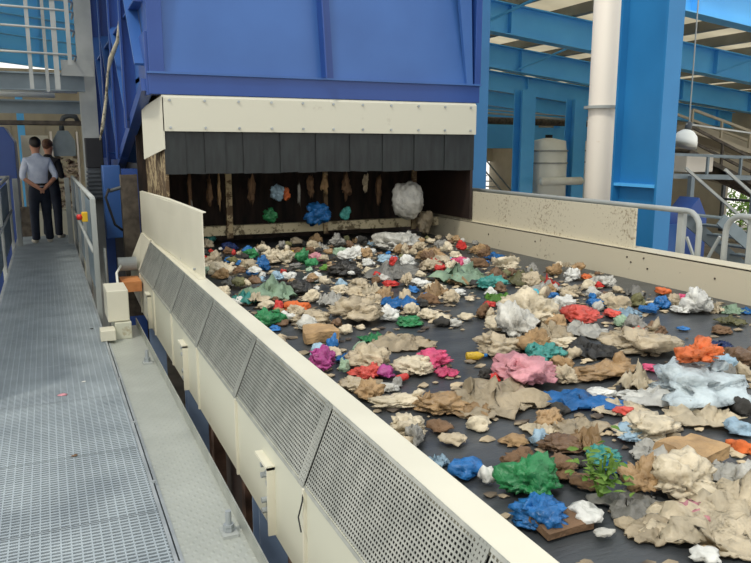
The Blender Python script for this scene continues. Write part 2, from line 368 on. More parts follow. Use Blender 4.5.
o = MB().cyl((-2.4, 11.9, 2.42), (.5, 11.9, 2.42), .045).cyl((-2.4, 12.1, 2.36), (.2, 12.1, 2.36), .045).build('overhead_pipes', M['white'], smooth=True); tag(o, 'pair of white pipes under the overhead platform', 'pipe')
o = box(-2.4, .7, 13.2, 13.9, 1.96, 2.02).build('platform_underside', M['post']); tag(o, 'dark underside strip of the overhead platform', 'platform')
t = thing('ladder_cage', (0, 10.2, 2.3), 'galvanised ladder safety cage above the walkway, top left', 'ladder cage')
for px, w_ in ((30, .045), (46, .04), (56, .06), (70, .05)):
    q = aty(px, 60, 10.1 if px != 46 else 10.6); z0 = 2.3 if px < 60 else 2.6
    MB().box(q.x-w_/2, q.x+w_/2, q.y, q.y+.02, z0, 4.6).build('upright', M['paleg'], t)
for z in (2.72, 3.02, 3.24, 3.36, 3.7):
    pts = [(-.9, 10.1, z+.02), (.28, 10.1, z)] + [(.28+.17*sin(a), 10.1+.17*(1-cos(a)), z) for a in (pi/6, pi/3, pi/2)] + [(.45, 10.7, z)]
    MB().tube(pts, .014, 8).build('hoop', M['paleg'], t, True)
o = MB().box(-.62, -.56, 10.6, 10.66, 0, 2.9).build('support_post', M['greysteel']); tag(o, 'tall grey post at the left edge of the walkway', 'post')
# railings
def railing(x, ys, lb, side):
    t = thing('guard_railing', (x, (ys[0]+ys[-1])/2, 0), lb, 'railing')
    for y in ys: MB().box(x-.025, x+.025, y-.03, y+.03, -.18, 1.12).build('post', M['paleg'], t, bevel=.006)
    MB().cyl((x, ys[0]-.02, 1.12), (x, ys[-1], 1.12), .024, 12).build('top_rail', M['paleg'], t, True)
    MB().cyl((x-.02*side, ys[0], .6), (x-.02*side, ys[-1], .6), .018, 10).build('mid_rail', M['paleg'], t, True)
    for a, b in zip(ys, ys[1:]): MB().box(x+.01*side, x+.016*side, a+.05, b-.05, .1, 1.04).build('infill_panel', M['railpanel'], t)
    return t
railing(.385, (7.5, 9.4, 11.3, 13.1), 'grey panelled walkway railing right of the two people', 1)
railing(-.57, (5.0, 7.8, 10.4, 13.1), 'grey panelled walkway railing along the left edge', -1)
for x, lb in ((.30, 'short grey gate post at the right of the two people'), (-.47, 'short grey gate post at the left of the two people')):
    o = MB().box(x-.04, x+.04, 13.2, 13.26, 0, 1.1).build('gate_post', M['paleg'], bevel=.008); tag(o, lb, 'post')
t = thing('emergency_stop', (.34, 8.35, .8), 'yellow emergency stop box with red button on the right railing', 'switch')
MB().box(.31, .37, 8.3, 8.4, .82, .92).build('switch_box', M['yellow'], t, bevel=.006)
MB().cyl((.31, 8.33, .87), (.27, 8.31, .87), .03, 16).build('push_button', M['red'], t, True)

# ------------------------------------------------------------------ tread plate channel, bolts, boxes
t = thing('cable_channel', (.5, 4, -.1), 'pale tread plate channel beside the walkway grating', 'channel')
box(.385, .655, .3, 6.9, -.03, -.02).build('tread_cover', M['tread'], t)
MB().box(.372, .386, .3, 6.9, -.12, -.012).build('edge_angle', M['galv'], t)
MB().box(.655, .662, .3, 6.9, -.12, .05).build('side_lip', M['guard'], t)
for y in (1.9, 2.68, 3.45, 4.3, 5.2): MB().cyl((.365, y, .003), (.365, y, .012), .009, 10).build('bolt_head', M['galv'], t)
for (y, lb) in ((2.87, 'threaded anchor bolt with nuts on the channel, nearest the camera'), (5.6, 'threaded anchor bolt with nuts on the channel near the white box')):
    t = thing('anchor_bolt', (.598, y, -.02), lb, 'bolt')
    MB().cyl((.598, y, -.02), (.598, y, .085), .013, 14).build('threaded_rod', M['galv'], t)
    MB().cyl((.598, y, -.005), (.598, y, .012), .024, 6).build('nut', M['galv'], t)
    MB().cyl((.598, y, .014), (.598, y, .026), .024, 6).build('nut', M['galv'], t)
    MB().box(.565, .631, y-.045, y+.045, -.02, -.006).build('washer_plate', M['paleg'], t)
t = thing('junction_box', (.47, 6.7, -.02), 'upright cream metal box standing on the far end of the channel', 'box')
MB().box(.39, .565, 6.45, 6.85, .13, .40).build('cover', M['cream'], t, bevel=.008)
MB().box(.44, .575, 6.42, 6.85, -.02, .125).build('base', M['creamlow'], t, bevel=.006)
o = MB().box(.315, .435, 6.3, 6.46, .004, .095).build('cream_block', M['cream'], bevel=.006); tag(o, 'small cream block at the foot of the cream box, on the walkway edge', 'block')
t = thing('bearing_housing', (.70, 7.9, .25), 'small white bearing housing with hoses behind the cream box', 'bearing')
MB().cyl((.6, 7.8, .42), (.78, 7.8, .42), .07, 18).build('housing', M['paleg'], t)
MB().tube([(.62, 7.7, .42), (.56, 7.5, .38), (.55, 7.3, .28), (.6, 7.1, .22)], .012, 8).build('hose', M['white'], t, True)
MB().box(.6, .78, 7.4, 7.75, .2, .3).build('bracket', M['copper'], t)
o = MB().cyl((.47, 7.6, -.2), (.47, 7.6, .62), .012).build('grease_pipe', M['paleg']); tag(o, 'thin pale vertical pipe between the railing and the conveyor end', 'pipe')
# litter on the grating
def crumple(bm, rx, ry, rz, seed, sub=3, rough=1.0):
    r = bmesh.ops.create_icosphere(bm, subdivisions=sub, radius=1); s = Vector((seed*1.7 % 97, seed*3.1 % 89, seed*.9 % 83))
    for v in r['verts']:
        p = v.co.copy()
        wv = noise.noise_vector(p*1.3+s)*.55; pw = p+wv
        n1 = noise.noise(p*1.1+s); n2 = abs(noise.noise(pw*2.0+s*1.3)); n3 = abs(noise.noise(pw*4.4+s*.7)); n4 = abs(noise.noise(pw*9+s))
        k = 1.12+rough*(.5*n1-.6*n2-.42*n3-.3*n4)
        q = Vector((p.x*k*rx, p.y*k*ry, p.z*k*rz))
        if q.z < 0: q.z *= .4
        v.co = q
    return r['verts']
def litter(px, py, w_, m, lb):
    c = atz(px, py, .001); bm = bmesh.new(); vs = crumple(bm, w_, w_*.7, .006, px, 2)
    z = min(v.co.z for v in vs)
    for v in vs: v.co += c-Vector((0, 0, z))
    tag(link('litter_scrap', bm, m, smooth=True), lb, 'litter')

# ------------------------------------------------------------------ belt conveyor
cv = thing('belt_conveyor', (2.8, 4, -2.3), 'wide belt conveyor with cream sides carrying mixed waste', 'conveyor')
BZ = .45
MB().box(1.04, 4.66, -1.2, 9.1, BZ-.03, BZ).build('belt', M['belt'], cv)
MB().box(.915, 1.025, -1.2, 8.3, .62, .65).box(1.012, 1.025, -1.2, 8.3, .40, .62).build('side_rim', M['cream'], cv, bevel=.004)
MB().box(.93, .94, -1.2, 8.3, -.02, .62).build('guard_shade_sheet', M['dark'], cv)  # near-black sheet standing in for the shade behind the mesh holes
ys = [-.8, .3, 1.36, 2.43, 3.51, 4.55, 5.6, 6.6, 7.6]
for a, b in zip(ys, ys[1:]): MB().box(.795, .805, a+.01, b-.01, -.06, .36).build('skirt_plate', M['creamlow'], cv)
for y in ys[1:]:
    MB().box(.782, .796, y-.02, y-.004, -.055, .35).build('joint_flange', M['cream'], cv)
for yc in (1.9, 3.0, 5.1, 7.0):
    fl = MB().box(.76, .796, yc-.17, yc-.16, -.05, .27).box(.76, .796, yc-.17, yc+.03, .25, .262).build('bolted_bracket', M['cream'], cv)
    for z in (.0, .05, .17, .22):
        for dy in (-.12, -.03): MB().cyl((.796, yc+dy, z), (.77, yc+dy, z), .014, 8).build('bolt', M['galv'], fl)
for y in (1.1, 3.3, 5.3, 7.4):
    MB().box(.84, .98, y-.012, y, -2.3, -.02).box(.84, .98, y+.12, y+.132, -2.3, -.02).box(.903, .915, y, y+.12, -2.3, -.02).build('support_leg', M['legb'], cv)
MB().bar((.9, -1, -.95), (.9, 8.2, -.95), .08, .12).build('brace_beam', M['brown'], cv)
for i, y in enumerate((1.7, 2.3, 2.75, 3.75, 4.1, 4.5, 4.9, 6.0, 6.6)):
    MB().box(1.15, 1.25, y, y+.1, -2.3, .3).build('inner_frame_post', M['brown'], cv)
MB().box(1.3, 1.32, -1, 8.4, -2.3, .3).build('inner_sheet', M['dkplate'], cv)
# cream end housing of the side wall
MB().prism([(.80, 7.62, .34), (.925, 7.62, .655), (1.03, 7.62, .655), (1.03, 7.62, -.05), (.80, 7.62, -.05)], (0, .0, 0)).bm.free()
MB().prism([(.80, 7.7, -.05), (.755, 8.15, .1), (.755, 8.15, .40), (.80, 7.7, .36)], (.05, 0, 0)).prism([(.755, 8.15, .40), (.79, 7.7, .36), (.915, 7.7, .66), (.9, 8.3, .68)], (.02, .0, .0)).box(.92, 1.03, 7.7, 8.35, .6, .665).build('end_housing', M['cream'], cv)
# right side
MB().box(4.66, 4.70, -1.2, 8.9, BZ-.01, .71).box(4.66, 4.86, -1.2, 8.9, .70, .715).build('side_ledge', M['ledge'], cv)
up = MB().box(4.705, 4.73, 4.93, 9.0, .715, 1.07).build('upper_side_panel', M['wallp'], cv)
hb = [(663, 5.02, .0), ]
for (y, z) in ((6.3, .62), (4.95, .64), (4.9, .6), (4.75, .655), (4.7, .57), (4.0, .6), (3.4, .61), (7.2, .6), (2.6, .6)):
    MB().cyl((4.661, y, z), (4.655, y, z), .009, 8).build('rivet_hole', M['post'], up)

# mesh guards
def guard(y0, y1, lb):
    a = Vector((.792, 0, .345)); b = Vector((.917, 0, .652)); d = (b-a); L = d.length; d.normalize(); nrm = Vector((-d.z, 0, d.x))
    t = thing('mesh_guard', (.79, (y0+y1)/2, .345), lb, 'mesh guard', 'perforated guards along the conveyor side')
    g = MB()
    def strip(s0, s1, ya, yb, off=0, th=.0025):
        p = a+d*s0+nrm*off; q = a+d*s1+nrm*off
        g.prism([(p.x, ya, p.z), (q.x, ya, q.z), (q.x, yb, q.z), (p.x, yb, p.z)], nrm*th)
    rows = 21; ps = (L-.02)/rows
    for i in range(rows+1): strip(.01+i*ps-.0031, .01+i*ps+.0031, y0+.01, y1-.01)
    n = int((y1-y0)/.0165); py_ = (y1-y0-.02)/n
    for i in range(n+1): strip(.004, L-.004, y0+.01+i*py_-.003, y0+.01+i*py_+.003, .0004, .0018)
    g.build('perforated_sheet', M['guard'], t)
    g = MB(); strip(0, .012, y0, y1, .001, .004); strip(L-.012, L, y0, y1, .001, .004)
    g.build('edge_strip', M['guard'], t)
    g = MB()
    for k in range(4): strip(0, L, y0+.0+k*.016, y0+.0115+k*.016, .004, .0025)
    for i in range(rows+1): strip(.01+i*ps-.004, .01+i*ps+.004, y0, y0+.06, .0055, .002)
    g.build('overlap_strip', M['guard'], t)
nm = ['nearest the camera, cut by the bottom edge', 'second from the camera', 'third from the camera', 'fourth from the camera', 'fifth from the camera', 'sixth from the camera', 'at the far end by the deflector plate']
gy = [.3, 1.36, 2.43, 3.51, 4.55, 5.6, 6.6, 7.68]
for k, (a, b) in enumerate(zip(gy, gy[1:])): guard(a, b, 'perforated zinc mesh guard on the conveyor side, '+nm[k])
o = MB().tube([(.79, 2.43, .34), (.775, 2.4, .31), (.765, 2.42, .24), (.762, 2.38, .2)], .003, 6).build('loose_wire', M['dark']); tag(o, 'short dark loose wire hanging from the mesh guard joint', 'wire')

# deflector plate
t = thing('deflector_plate', (.97, 6.8, .65), 'upright cream deflector plate at the far end of the conveyor rim', 'plate')
MB().prism([(1.0, 5.3, .655), (1.0, 5.3, 1.13), (.97, 6.8, 1.135), (.915, 8.35, 1.12), (.915, 8.35, .68), (.97, 6.8, .655)], (.006, 0, 0)).build('sheet', M['cream'], t)
MB().prism([(1.0, 5.3, 1.13), (.97, 6.8, 1.135), (.915, 8.35, 1.12), (.945, 8.35, 1.125), (1.0, 6.8, 1.14), (1.03, 5.3, 1.135)], (0, 0, .006)).build('folded_top', M['cream'], t)
for y in (5.6, 6.2, 6.8, 7.4): MB().cyl((.99, y, .68), (.975, y, .68), .01, 8).build('rivet', M['galv'], t)
MB().box(.955, 1.012, 5.3, 8.0, .651, .656).build('foot_flange', M['cream'], t)

# ------------------------------------------------------------------ infeed hopper
hp = thing('infeed_hopper', (2.9, 11, -2.3), 'huge royal blue infeed hopper over the conveyor with cream band', 'hopper')
YF = 7.6
MB().box(.975, 4.74, YF, YF+.25, 2.11, 2.31).build('bottom_rail', M['bluedk'], hp, bevel=.006)
MB().box(.965, 4.75, YF-.03, YF+.25, 2.305, 2.325).build('rail_lip', M['blue'], hp)
MB().prism([(1.1, YF+.02, 2.32), (4.73, YF+.02, 2.32), (4.73, YF+.3, 5.2), (1.1, YF+.3, 5.2)], (0, .01, 0)).build('front_panel', M['blue'], hp)
MB().box(.985, 1.13, YF-.02, YF+.32, 2.32, 5.2).box(.955, 1.0, YF+.02, YF+.55, 2.1, 2.7).build('corner_post', M['bluedk'], hp, bevel=.006)
MB().box(4.66, 4.74, YF-.02, YF+.3, 2.32, 5.2).build('corner_post', M['bluedk'], hp, bevel=.006)
MB().prism([(4.55, YF-.02, 2.32), (4.63, YF-.02, 2.32), (4.55, YF+.05, 5.2), (4.23, YF+.05, 5.2)], (0, .05, 0)).build('edge_flange', M['blue'], hp)
MB().prism([(2.77, YF-.12, 2.32), (2.785, YF-.12, 2.32), (2.71, YF+.1, 5.2), (2.695, YF+.1, 5.2)], (0, .25, 0)).build('vertical_rib', M['bluedk'], hp)
MB().prism([(2.78, YF-.0, 2.32), (2.9, YF+.0, 2.32), (2.82, YF+.2, 5.2), (2.7, YF+.2, 5.2)], (0, .03, 0)).build('rib_flange', M['bluedk'], hp)
# band and return
bd = MB().prism([(1.09, YF-.02, 1.755), (4.69, YF-.02, 1.745), (4.69, YF-.02, 2.08), (1.09, YF-.02, 2.08)], (0, .012, 0)).prism([(1.09, YF-.02, 2.08), (4.69, YF-.02, 2.08), (4.69, YF+.05, 2.14), (1.09, YF+.05, 2.14)], (0, .012, 0)).build('cream_band', M['band'], hp)
for i in range(11):
    x = 1.16+i*.345
    for z in (1.79, 2.055): MB().cyl((x, YF-.02, z), (x, YF-.035, z), .013, 8).build('bolt', M['galv'], bd)
MB().prism([(1.09, YF-.02, 2.1), (1.09, YF-.02, 1.58), (.97, 8.25, 1.47), (.97, 8.25, 2.0)], (.01, 0, 0)).build('band_return', M['band'], hp)
for i in range(18):
    x = 1.1+i*.1995; dy = .014 if i % 2 else 0
    MB().prism([(x-.004, YF+.01+dy, 1.332+random.uniform(-.008, .008)), (x+.203, YF+.01+dy, 1.332+random.uniform(-.008, .008)), (x+.203, YF+.01+dy, 1.77), (x-.004, YF+.01+dy, 1.77)], (0, .008, 0)).build('rubber_flap', M['rubber'], hp)
MB().box(1.1, 1.13, YF+.05, 9.2, .45, 2.2).build('inner_side_wall', M['grime'], hp)
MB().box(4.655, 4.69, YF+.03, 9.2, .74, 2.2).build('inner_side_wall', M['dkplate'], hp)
MB().box(1.0, 4.8, 9.2, 9.24, -.2, 2.4).build('inner_shade_back', M['interior'], hp)  # grimy back; the deeper dark beyond the mouth is painted on it
MB().box(1.0, 4.8, YF+.2, 9.24, 2.3, 2.35).build('added_dark_lid', M['interior'], hp)  # unseen lid, added to block light and keep the hopper mouth dark
MB().box(1.13, 4.655, 8.4, 8.5, .59, .70).build('cross_beam', M['beam'], hp)
for x, w_ in ((1.86, .07), (3.05, .05), (4.25, .06)): MB().box(x, x+w_, 8.36, 8.4, .56, 1.9).build('hanger_post', M['grime'], hp)
# hopper side
xs = 1.0
MB().prism([(xs, YF+.02, 2.15), (xs, 10.9, 1.32), (xs, 15, 1.32), (xs, 15, 5.2), (xs, YF+.02, 5.2)], (.02, 0, 0)).build('side_panel', M['blue'], hp)
MB().bar((.96, YF+.05, 2.2), (.96, 10.9, 1.36), .1, .12).bar((.96, 10.9, 1.36), (.96, 15, 1.36), .1, .12).build('side_bottom_rail', M['bluedk'], hp)
for y in (8.9, 10.3, 11.9, 13.6):
    zb = 2.15-.26*(y-YF) if y < 10.9 else 1.33
    MB().box(.88, 1.0, y, y+.02, zb, 5.2).box(.86, .88, y-.05, y+.07, zb, 5.2).build('side_rib', M['bluedk'], hp)
for (y0, z0, y1, z1) in ((7.75, 2.4, 8.9, 3.6), (8.9, 1.9, 10.3, 3.1), (10.3, 1.5, 11.9, 3.2), (8.9, 3.2, 10.3, 4.6), (11.9, 1.5, 13.6, 3.4)):
    MB().bar((.93, y0, z0), (.93, y1, z1), .12, .03).build('diagonal_rib', M['blue'], hp)
for z in (3.0, 4.2): MB().box(.9, 1.0, YF+.2, 15, z, z+.02).build('horizontal_rib', M['bluedk'], hp)
for (x0, x1, y) in ((.84, 1.06, 9.3), (.84, 1.06, 13.5)):
    lg = MB().box(x0, x1, y, y+.02, -2.3, 1.34).box(x0, x1, y+.22, y+.24, -2.3, 1.34).box((x0+x1)/2-.01, (x0+x1)/2+.01, y+.02, y+.22, -2.3, 1.34).build('leg', M['bluedk'], hp)
MB().box(.68, .9, 10.3, 10.6, .4, 1.36).build('gusset_box', M['blue'], hp, bevel=.01)
MB().box(4.7, 4.74, YF+.2, 15, 1.3, 5.2).build('side_panel', M['blue'], hp)
MB().box(1.0, 4.86, 15, 15.05, -.5, 5.2).build('back_panel', M['blue'], hp)
MB().box(1.0, 4.86, YF+.3, 15.05, 5.15, 5.2).build('top_panel', M['blue'], hp)
MB().box(1.02, 1.04, 9.24, 15, -2.3, 1.4).build('pit_shade_sheet', M['dark'], hp)  # near-black sheet painted as the shade of the pit under the hopper
t = thing('column_stub', (.84, 8.6, 0), 'dark brown steel post with hydraulic hose between hopper and conveyor end', 'post')
MB().box(.745, .92, 8.55, 8.57, -.3, 1.30).box(.745, .755, 8.57, 8.7, -.3, 1.30).box(.91, .92, 8.57, 8.7, -.3, 1.3).build('post', M['post'], t)
MB().cyl((.62, 8.62, 1.12), (.76, 8.62, 1.16), .02, 10).build('pivot_pin', M['darkg'], t)
MB().tube([(.62, 8.6, 1.15), (.58, 8.6, 1.05), (.62, 8.6, .9), (.66, 8.6, .75), (.74, 8.6, .68)], .014, 8).build('hose', M['dark'], t, True)
pts = [aty(x, y, Y) for x, y, Y in ((122, -20, 9.2), (121, 10, 9.2), (118, 40, 9.3), (111, 58, 9.6), (108, 72, 9.8), (106, 100, 9.9), (103, 125, 10.0), (100, 140, 10.05))]
bm_ = MB(); bm_.tube(pts, [.012, .02, .022, .03, .015, .018, .024, .01], 10); o = bm_.build('cable_sleeve', M['rag'], smooth=True); tag(o, 'pale dirty cable sleeve hanging down the left side of the blue hopper', 'cable')

# ------------------------------------------------------------------ handrail on the far side
box(4.87, 5.6, 1.5, 9, -.05, 0).build('floor', M['greysteel'], kind='structure')
def loop(ys, ye, lb, x=4.92):
    t = thing('handrail', (x, (ys+ye)/2, 0), lb, 'handrail')
    r = .14; s = 1 if ye > ys else -1; zt = 1.07
    pts = [(x, ys, -.02), (x, ys, zt-r)]+[(x, ys+s*r*(1-cos(a)), zt-r+r*sin(a)) for a in (.4, .8, 1.2, pi/2)]+[(x, ye, zt)]
    MB().tube(pts, .024, 12).build('rail_tube', M['paleg'], t, True)
    MB().tube([(x, ys+.001, .55), (x, ye, .55)], .018, 10).build('mid_rail', M['paleg'], t, True)
    for k in range(5):
        y = ys+s*(.22+k*1.2)
        if (y-ye)*s < 0: MB().box(x+.01, x+.06, y-.03, y+.03, -.02, zt-.02).build('post', M['paleg'], t, bevel=.004)
loop(4.42, 8.6, 'galvanised handrail loop running left from the gap, in front of the big blue column')
loop(4.16, 1.5, 'galvanised handrail loop at the right edge of the view')
for (a, b, lb) in (((5.2, 4.9, .0), (5.2, 4.45, .85), 'thin diagonal stay behind the left handrail loop'), ((5.25, 4.4, 0), (5.25, 4.85, .8), 'crossing diagonal stay behind the left handrail loop')):
    o = MB().bar(a, b, .02, .02).build('stay', M['paleg']); tag(o, lb, 'brace')

# ------------------------------------------------------------------ machine behind the people
t = thing('sorting_machine', (.2, 16, -2.3), 'grey hood with curved pipe over a waste pile behind the people', 'machine')
MB().prism([(.16, 16, 1.42), (.58, 16, 1.42), (.58, 16, 1.72), (.46, 16, 1.92), (.27, 16, 1.92), (.16, 16, 1.72)], (0, .5, 0)).build('hood', M['greysteel'], t, bevel=.01)
pts = [(.35, 16.2, 1.92), (.35, 16.2, 2.08), (.40, 16.2, 2.18), (.5, 16.2, 2.22), (.62, 16.2, 2.2), (.66, 16.2, 2.1)]
MB().tube(pts, .05, 12).build('curved_pipe', M['darkg'], t, True)
MB().box(-.4, .62, 15.9, 16.4, -2.3, .35).build('base_cabinet', M['creamlow'], t, bevel=.01)
MB().box(.12, .16, 15.9, 16.4, .35, 1.9).build('side_plate', M['pipe'], t)
MB().box(.6, .63, 15.9, 16.4, .35, 1.9).build('side_plate', M['pipe'], t)
t = thing('blue_machine', (-1.2, 16, -2.3), 'royal blue machine at the left edge behind the people', 'machine')
MB().prism([(-2.2, 16, -2.3), (-.52, 16, -2.3), (-.52, 16, 1.7), (-.68, 16, 1.98), (-2.2, 16, 1.98)], (0, 1.5, 0)).build('cabinet', M['bluedk'], t, bevel=.01)
MB().box(-2.2, -.66, 15.95, 15.98, 1.0, 1.05).build('trim_strip', M['paleg'], t)
o = MB().box(-.45, .1, 18, 18.1, -.5, 1.85).build('white_panel', M['cream']); tag(o, 'cream partition panel behind the two people', 'panel')
o = MB().box(-.5, -.3, 14.9, 15.2, -.1, .25).box(-.48, -.32, 14.92, 15.18, .25, .5).build('brown_box', M['post']); tag(o, 'small brown box on the walkway end left of the white-shirted man', 'box')
bm = bmesh.new(); rnd = random.Random(3)
pal = [(176, 160, 140), (120, 100, 84), (200, 70, 80), (90, 110, 80), (208, 200, 184), (60, 54, 50)]
for i in range(70):
    c = Vector((rnd.uniform(.2, .6), rnd.uniform(15.9, 16.3), rnd.uniform(.4, 1.4))); vs = crumple(bm, rnd.uniform(.04, .08), .06, rnd.uniform(.03, .06), i, 2)
    for v in vs: v.co += c
o = link('waste_pile', bm, mat('waste_mix', (206, 190, 168), (96, 74, 66), 7, .8, detail=1), smooth=True, kind='stuff')
tag(o, 'heap of mixed waste under the grey hood behind the people', 'waste')

# ------------------------------------------------------------------ people
def skinned(name, chains, m, parent, root=0, sub=2):
    """chains: list of lists of (key, (x,y,z), r); shared keys join"""
    idx = {}; vs = []; rs = []; es = []
    for ch in chains:
        prev = None
        for k, p, r in ch:
            if k not in idx: idx[k] = len(vs); vs.append(p); rs.append(r)
            i = idx[k]
            if prev is not None: es.append((prev, i))
            prev = i
    me = bpy.data.meshes.new(name+'_sk'); me.from_pydata(vs, es, []); o = bpy.data.objects.new(name+'_sk', me); C.objects.link(o)
    o.modifiers.new('s', 'SKIN'); sub_ = o.modifiers.new('d', 'SUBSURF'); sub_.levels = sub; sub_.render_levels = sub
    for i, r in enumerate(rs):
        d = me.skin_vertices[0].data[i]; d.radius = r if isinstance(r, tuple) else (r, r); d.use_root = (i == root)
    dg = bpy.context.evaluated_depsgraph_get(); new = bpy.data.meshes.new_from_object(o.evaluated_get(dg)); 
    bpy.data.objects.remove(o)
    new.name = name; new.materials.clear(); new.materials.append(m)
    for p in new.polygons: p.use_smooth = True
    ob = bpy.data.objects.new(name, new); C.objects.link(ob); ob.parent = parent; return ob
def person(loc, rot, s, label, m_top, m_hair, behind):
    t = thing('person', loc, label, 'person'); t.rotation_euler = (0, 0, rot); t.scale = (s, s, s)
    B = []; T = []; P = []
    spine = [('pel', (0, 0, .96), (.11, .08)), ('wa', (0, .0, 1.10), (.14, .10)), ('ch', (0, -.01, 1.28), (.155, .11)), ('up', (0, -.01, 1.38), (.09, .065)), ('nk', (0, .01, 1.50), .055), ('hb', (0, .025, 1.57), .065), ('hd', (0, .03, 1.655), (.078, .09)), ('ht', (0, .02, 1.73), (.06, .07))]
    B.append(spine)
    T.append([('bt', (0, 0, .93), (.165, .125)), ('pel', (0, 0, .98), (.168, .127)), ('wa', (0, 0, 1.08), (.17, .125)), ('ch', (0, -.01, 1.27), (.18, .13)), ('up', (0, -.01, 1.41), (.15, .115)), ('nk', (0, .0, 1.47), .08), ('nj', (0, .01, 1.535), .066)])
    P.append([('tp', (0, 0, 1.08), (.145, .11)), ('pel', (0, 0, 1.02), (.16, .12)), ('cr', (0, 0, .93), (.17, .13))])
    for sd, k in ((-1, 'l'), (1, 'r')):
        if behind: el = (sd*.27, -.08, 1.13); wr = (sd*.075, -.19, .96); hn = (sd*.02, -.215, .92)
        else: el = (sd*.24, -.02, 1.12); wr = (sd*.2, .2, 1.12); hn = (sd*.14, .26, 1.14)
        sh = (sd*.175, -.01, 1.40)
        mid = tuple((a+b)/2 for a, b in zip(el, wr))
        B.append([('up', None, 0), ]+[(k+'s', sh, .055), (k+'e', el, .042), (k+'w', wr, .03), (k+'h', hn, (.036, .022))])
        T.append([('up', None, 0), (k+'s', sh, .068), (k+'e', el, .055), (k+'m', tuple(a*.75+b*.25 for a, b in zip(el, wr)), .05)])
        # fingers
        h = Vector(hn); d = (h-Vector(wr)).normalized(); a = Vector((-sd*.8, -.1, -.5)).normalized(); sp = Vector((0, -.3, 1)).normalized()
        for f in range(4):
            o0 = h+sp*(.018*(f-1.5)); L = (.03, .036, .034, .026)[f]
            B.append([(k+'h', None, 0), (k+'f%da' % f, tuple(o0+d*.02), .0095), (k+'f%db' % f, tuple(o0+d*.02+a*L), .009), (k+'f%dc' % f, tuple(o0+a*L*1.7+Vector((0, .02, -.01))), .0075)])
        B.append([(k+'w', None, 0), (k+'ta', tuple(Vector(wr)+d*.025+sp*.035), .011), (k+'tb', tuple(Vector(wr)+d*.055+sp*.05), .009)])
        hx = sd*.09
        B.append([('pel', None, 0), (k+'hi', (hx, 0, .86), .06), (k+'k', (sd*.10, .02, .5), .055), (k+'a', (sd*.11, -.03, .09), .035), (k+'t', (sd*.125, .1, .04), .03)])
        P.append([('cr', None, 0), (k+'hi', (hx, 0, .76), .10), (k+'k', (sd*.10, .015, .5), .08), (k+'a', (sd*.11, -.02, .1), .07), (k+'z', (sd*.11, -.02, .05), .072)])
        sh_ = skinned('shoe', [[('h', (sd*.11, -.05, .04), .042), ('m', (sd*.118, .04, .04), .042), ('t', (sd*.13, .15, .033), .036)]], M['shoe'], t)
    # face: nose and ears as little spurs of the head
    B.append([('hd', None, 0), ('no', (0, .125, 1.64), .013)])
    for sd in (-1, 1): B.append([('hd', None, 0), ('ear%d' % sd, (sd*.088, .02, 1.645), .014)])
    def fix(chs):
        pos = {}
        for c in chs:
            for k, p, r in c:
                if p is not None: pos[k] = (p, r)
        return [[(k, pos[k][0], pos[k][1]) for k, p, r in c] for c in chs]
    body = skinned('body', fix(B), M['skin'], t)
    skinned('shirt', fix(T), m_top, t); skinned('trousers', fix(P), M['trouser'], t)
    bm = bmesh.new(); vs = bmesh.ops.create_icosphere(bm, subdivisions=3, radius=1)['verts']
    for v in vs:
        k = 1+.05*noise.noise(v.co*5); v.co = Vector((v.co.x*.092*k, v.co.y*.105*k+.01, v.co.z*.1*k+1.70))
    bmesh.ops.delete(bm, geom=[v for v in bm.verts if v.co.z < 1.60 or (v.co.y > .06 and v.co.z < 1.73)], context='VERTS')
    me = bpy.data.meshes.new('hair'); bm.to_mesh(me); bm.free(); me.materials.append(m_hair)
    for p in me.polygons: p.use_smooth = True
    ho = bpy.data.objects.new('hair', me); C.objects.link(ho); ho.parent = t
    so = ho.modifiers.new('so', 'SOLIDIFY'); so.thickness = .012
    bt = MB(); bt.lathe((0, 0, .985), [(.155, 0), (.162, 0), (.162, .035), (.155, .035)], 24)
    for v in bt.bm.verts: v.co.y *= .8
    me = bpy.data.meshes.new('belt'); bt.bm.to_mesh(me); bt.bm.free(); me.materials.append(M['dark'])
    bo = bpy.data.objects.new('waist_belt', me); C.objects.link(bo); bo.parent = t
    for sd in (-1, 1):
        e = MB().lathe((sd*.03, .108, 1.662), [(.001, -.009), (.009, -.004), (.009, .004), (.001, .009)], 10); me = bpy.data.meshes.new('eye'); e.bm.to_mesh(me); e.bm.free(); me.materials.append(M['dark'])
        eo = bpy.data.objects.new('eye', me); C.objects.link(eo); eo.parent = t
    return t
k2 = 1
person((-.13, 13.55, 0), .25, .985, 'person in pale shirt and navy trousers, hands clasped behind the back, seen from behind', M['shirt'], M['hair'], True)
person((.05, 14.2, 0), -.5, .97, 'person in black jacket with brown hair, partly hidden behind the pale-shirted person', M['jacket'], M['hair2'], False)

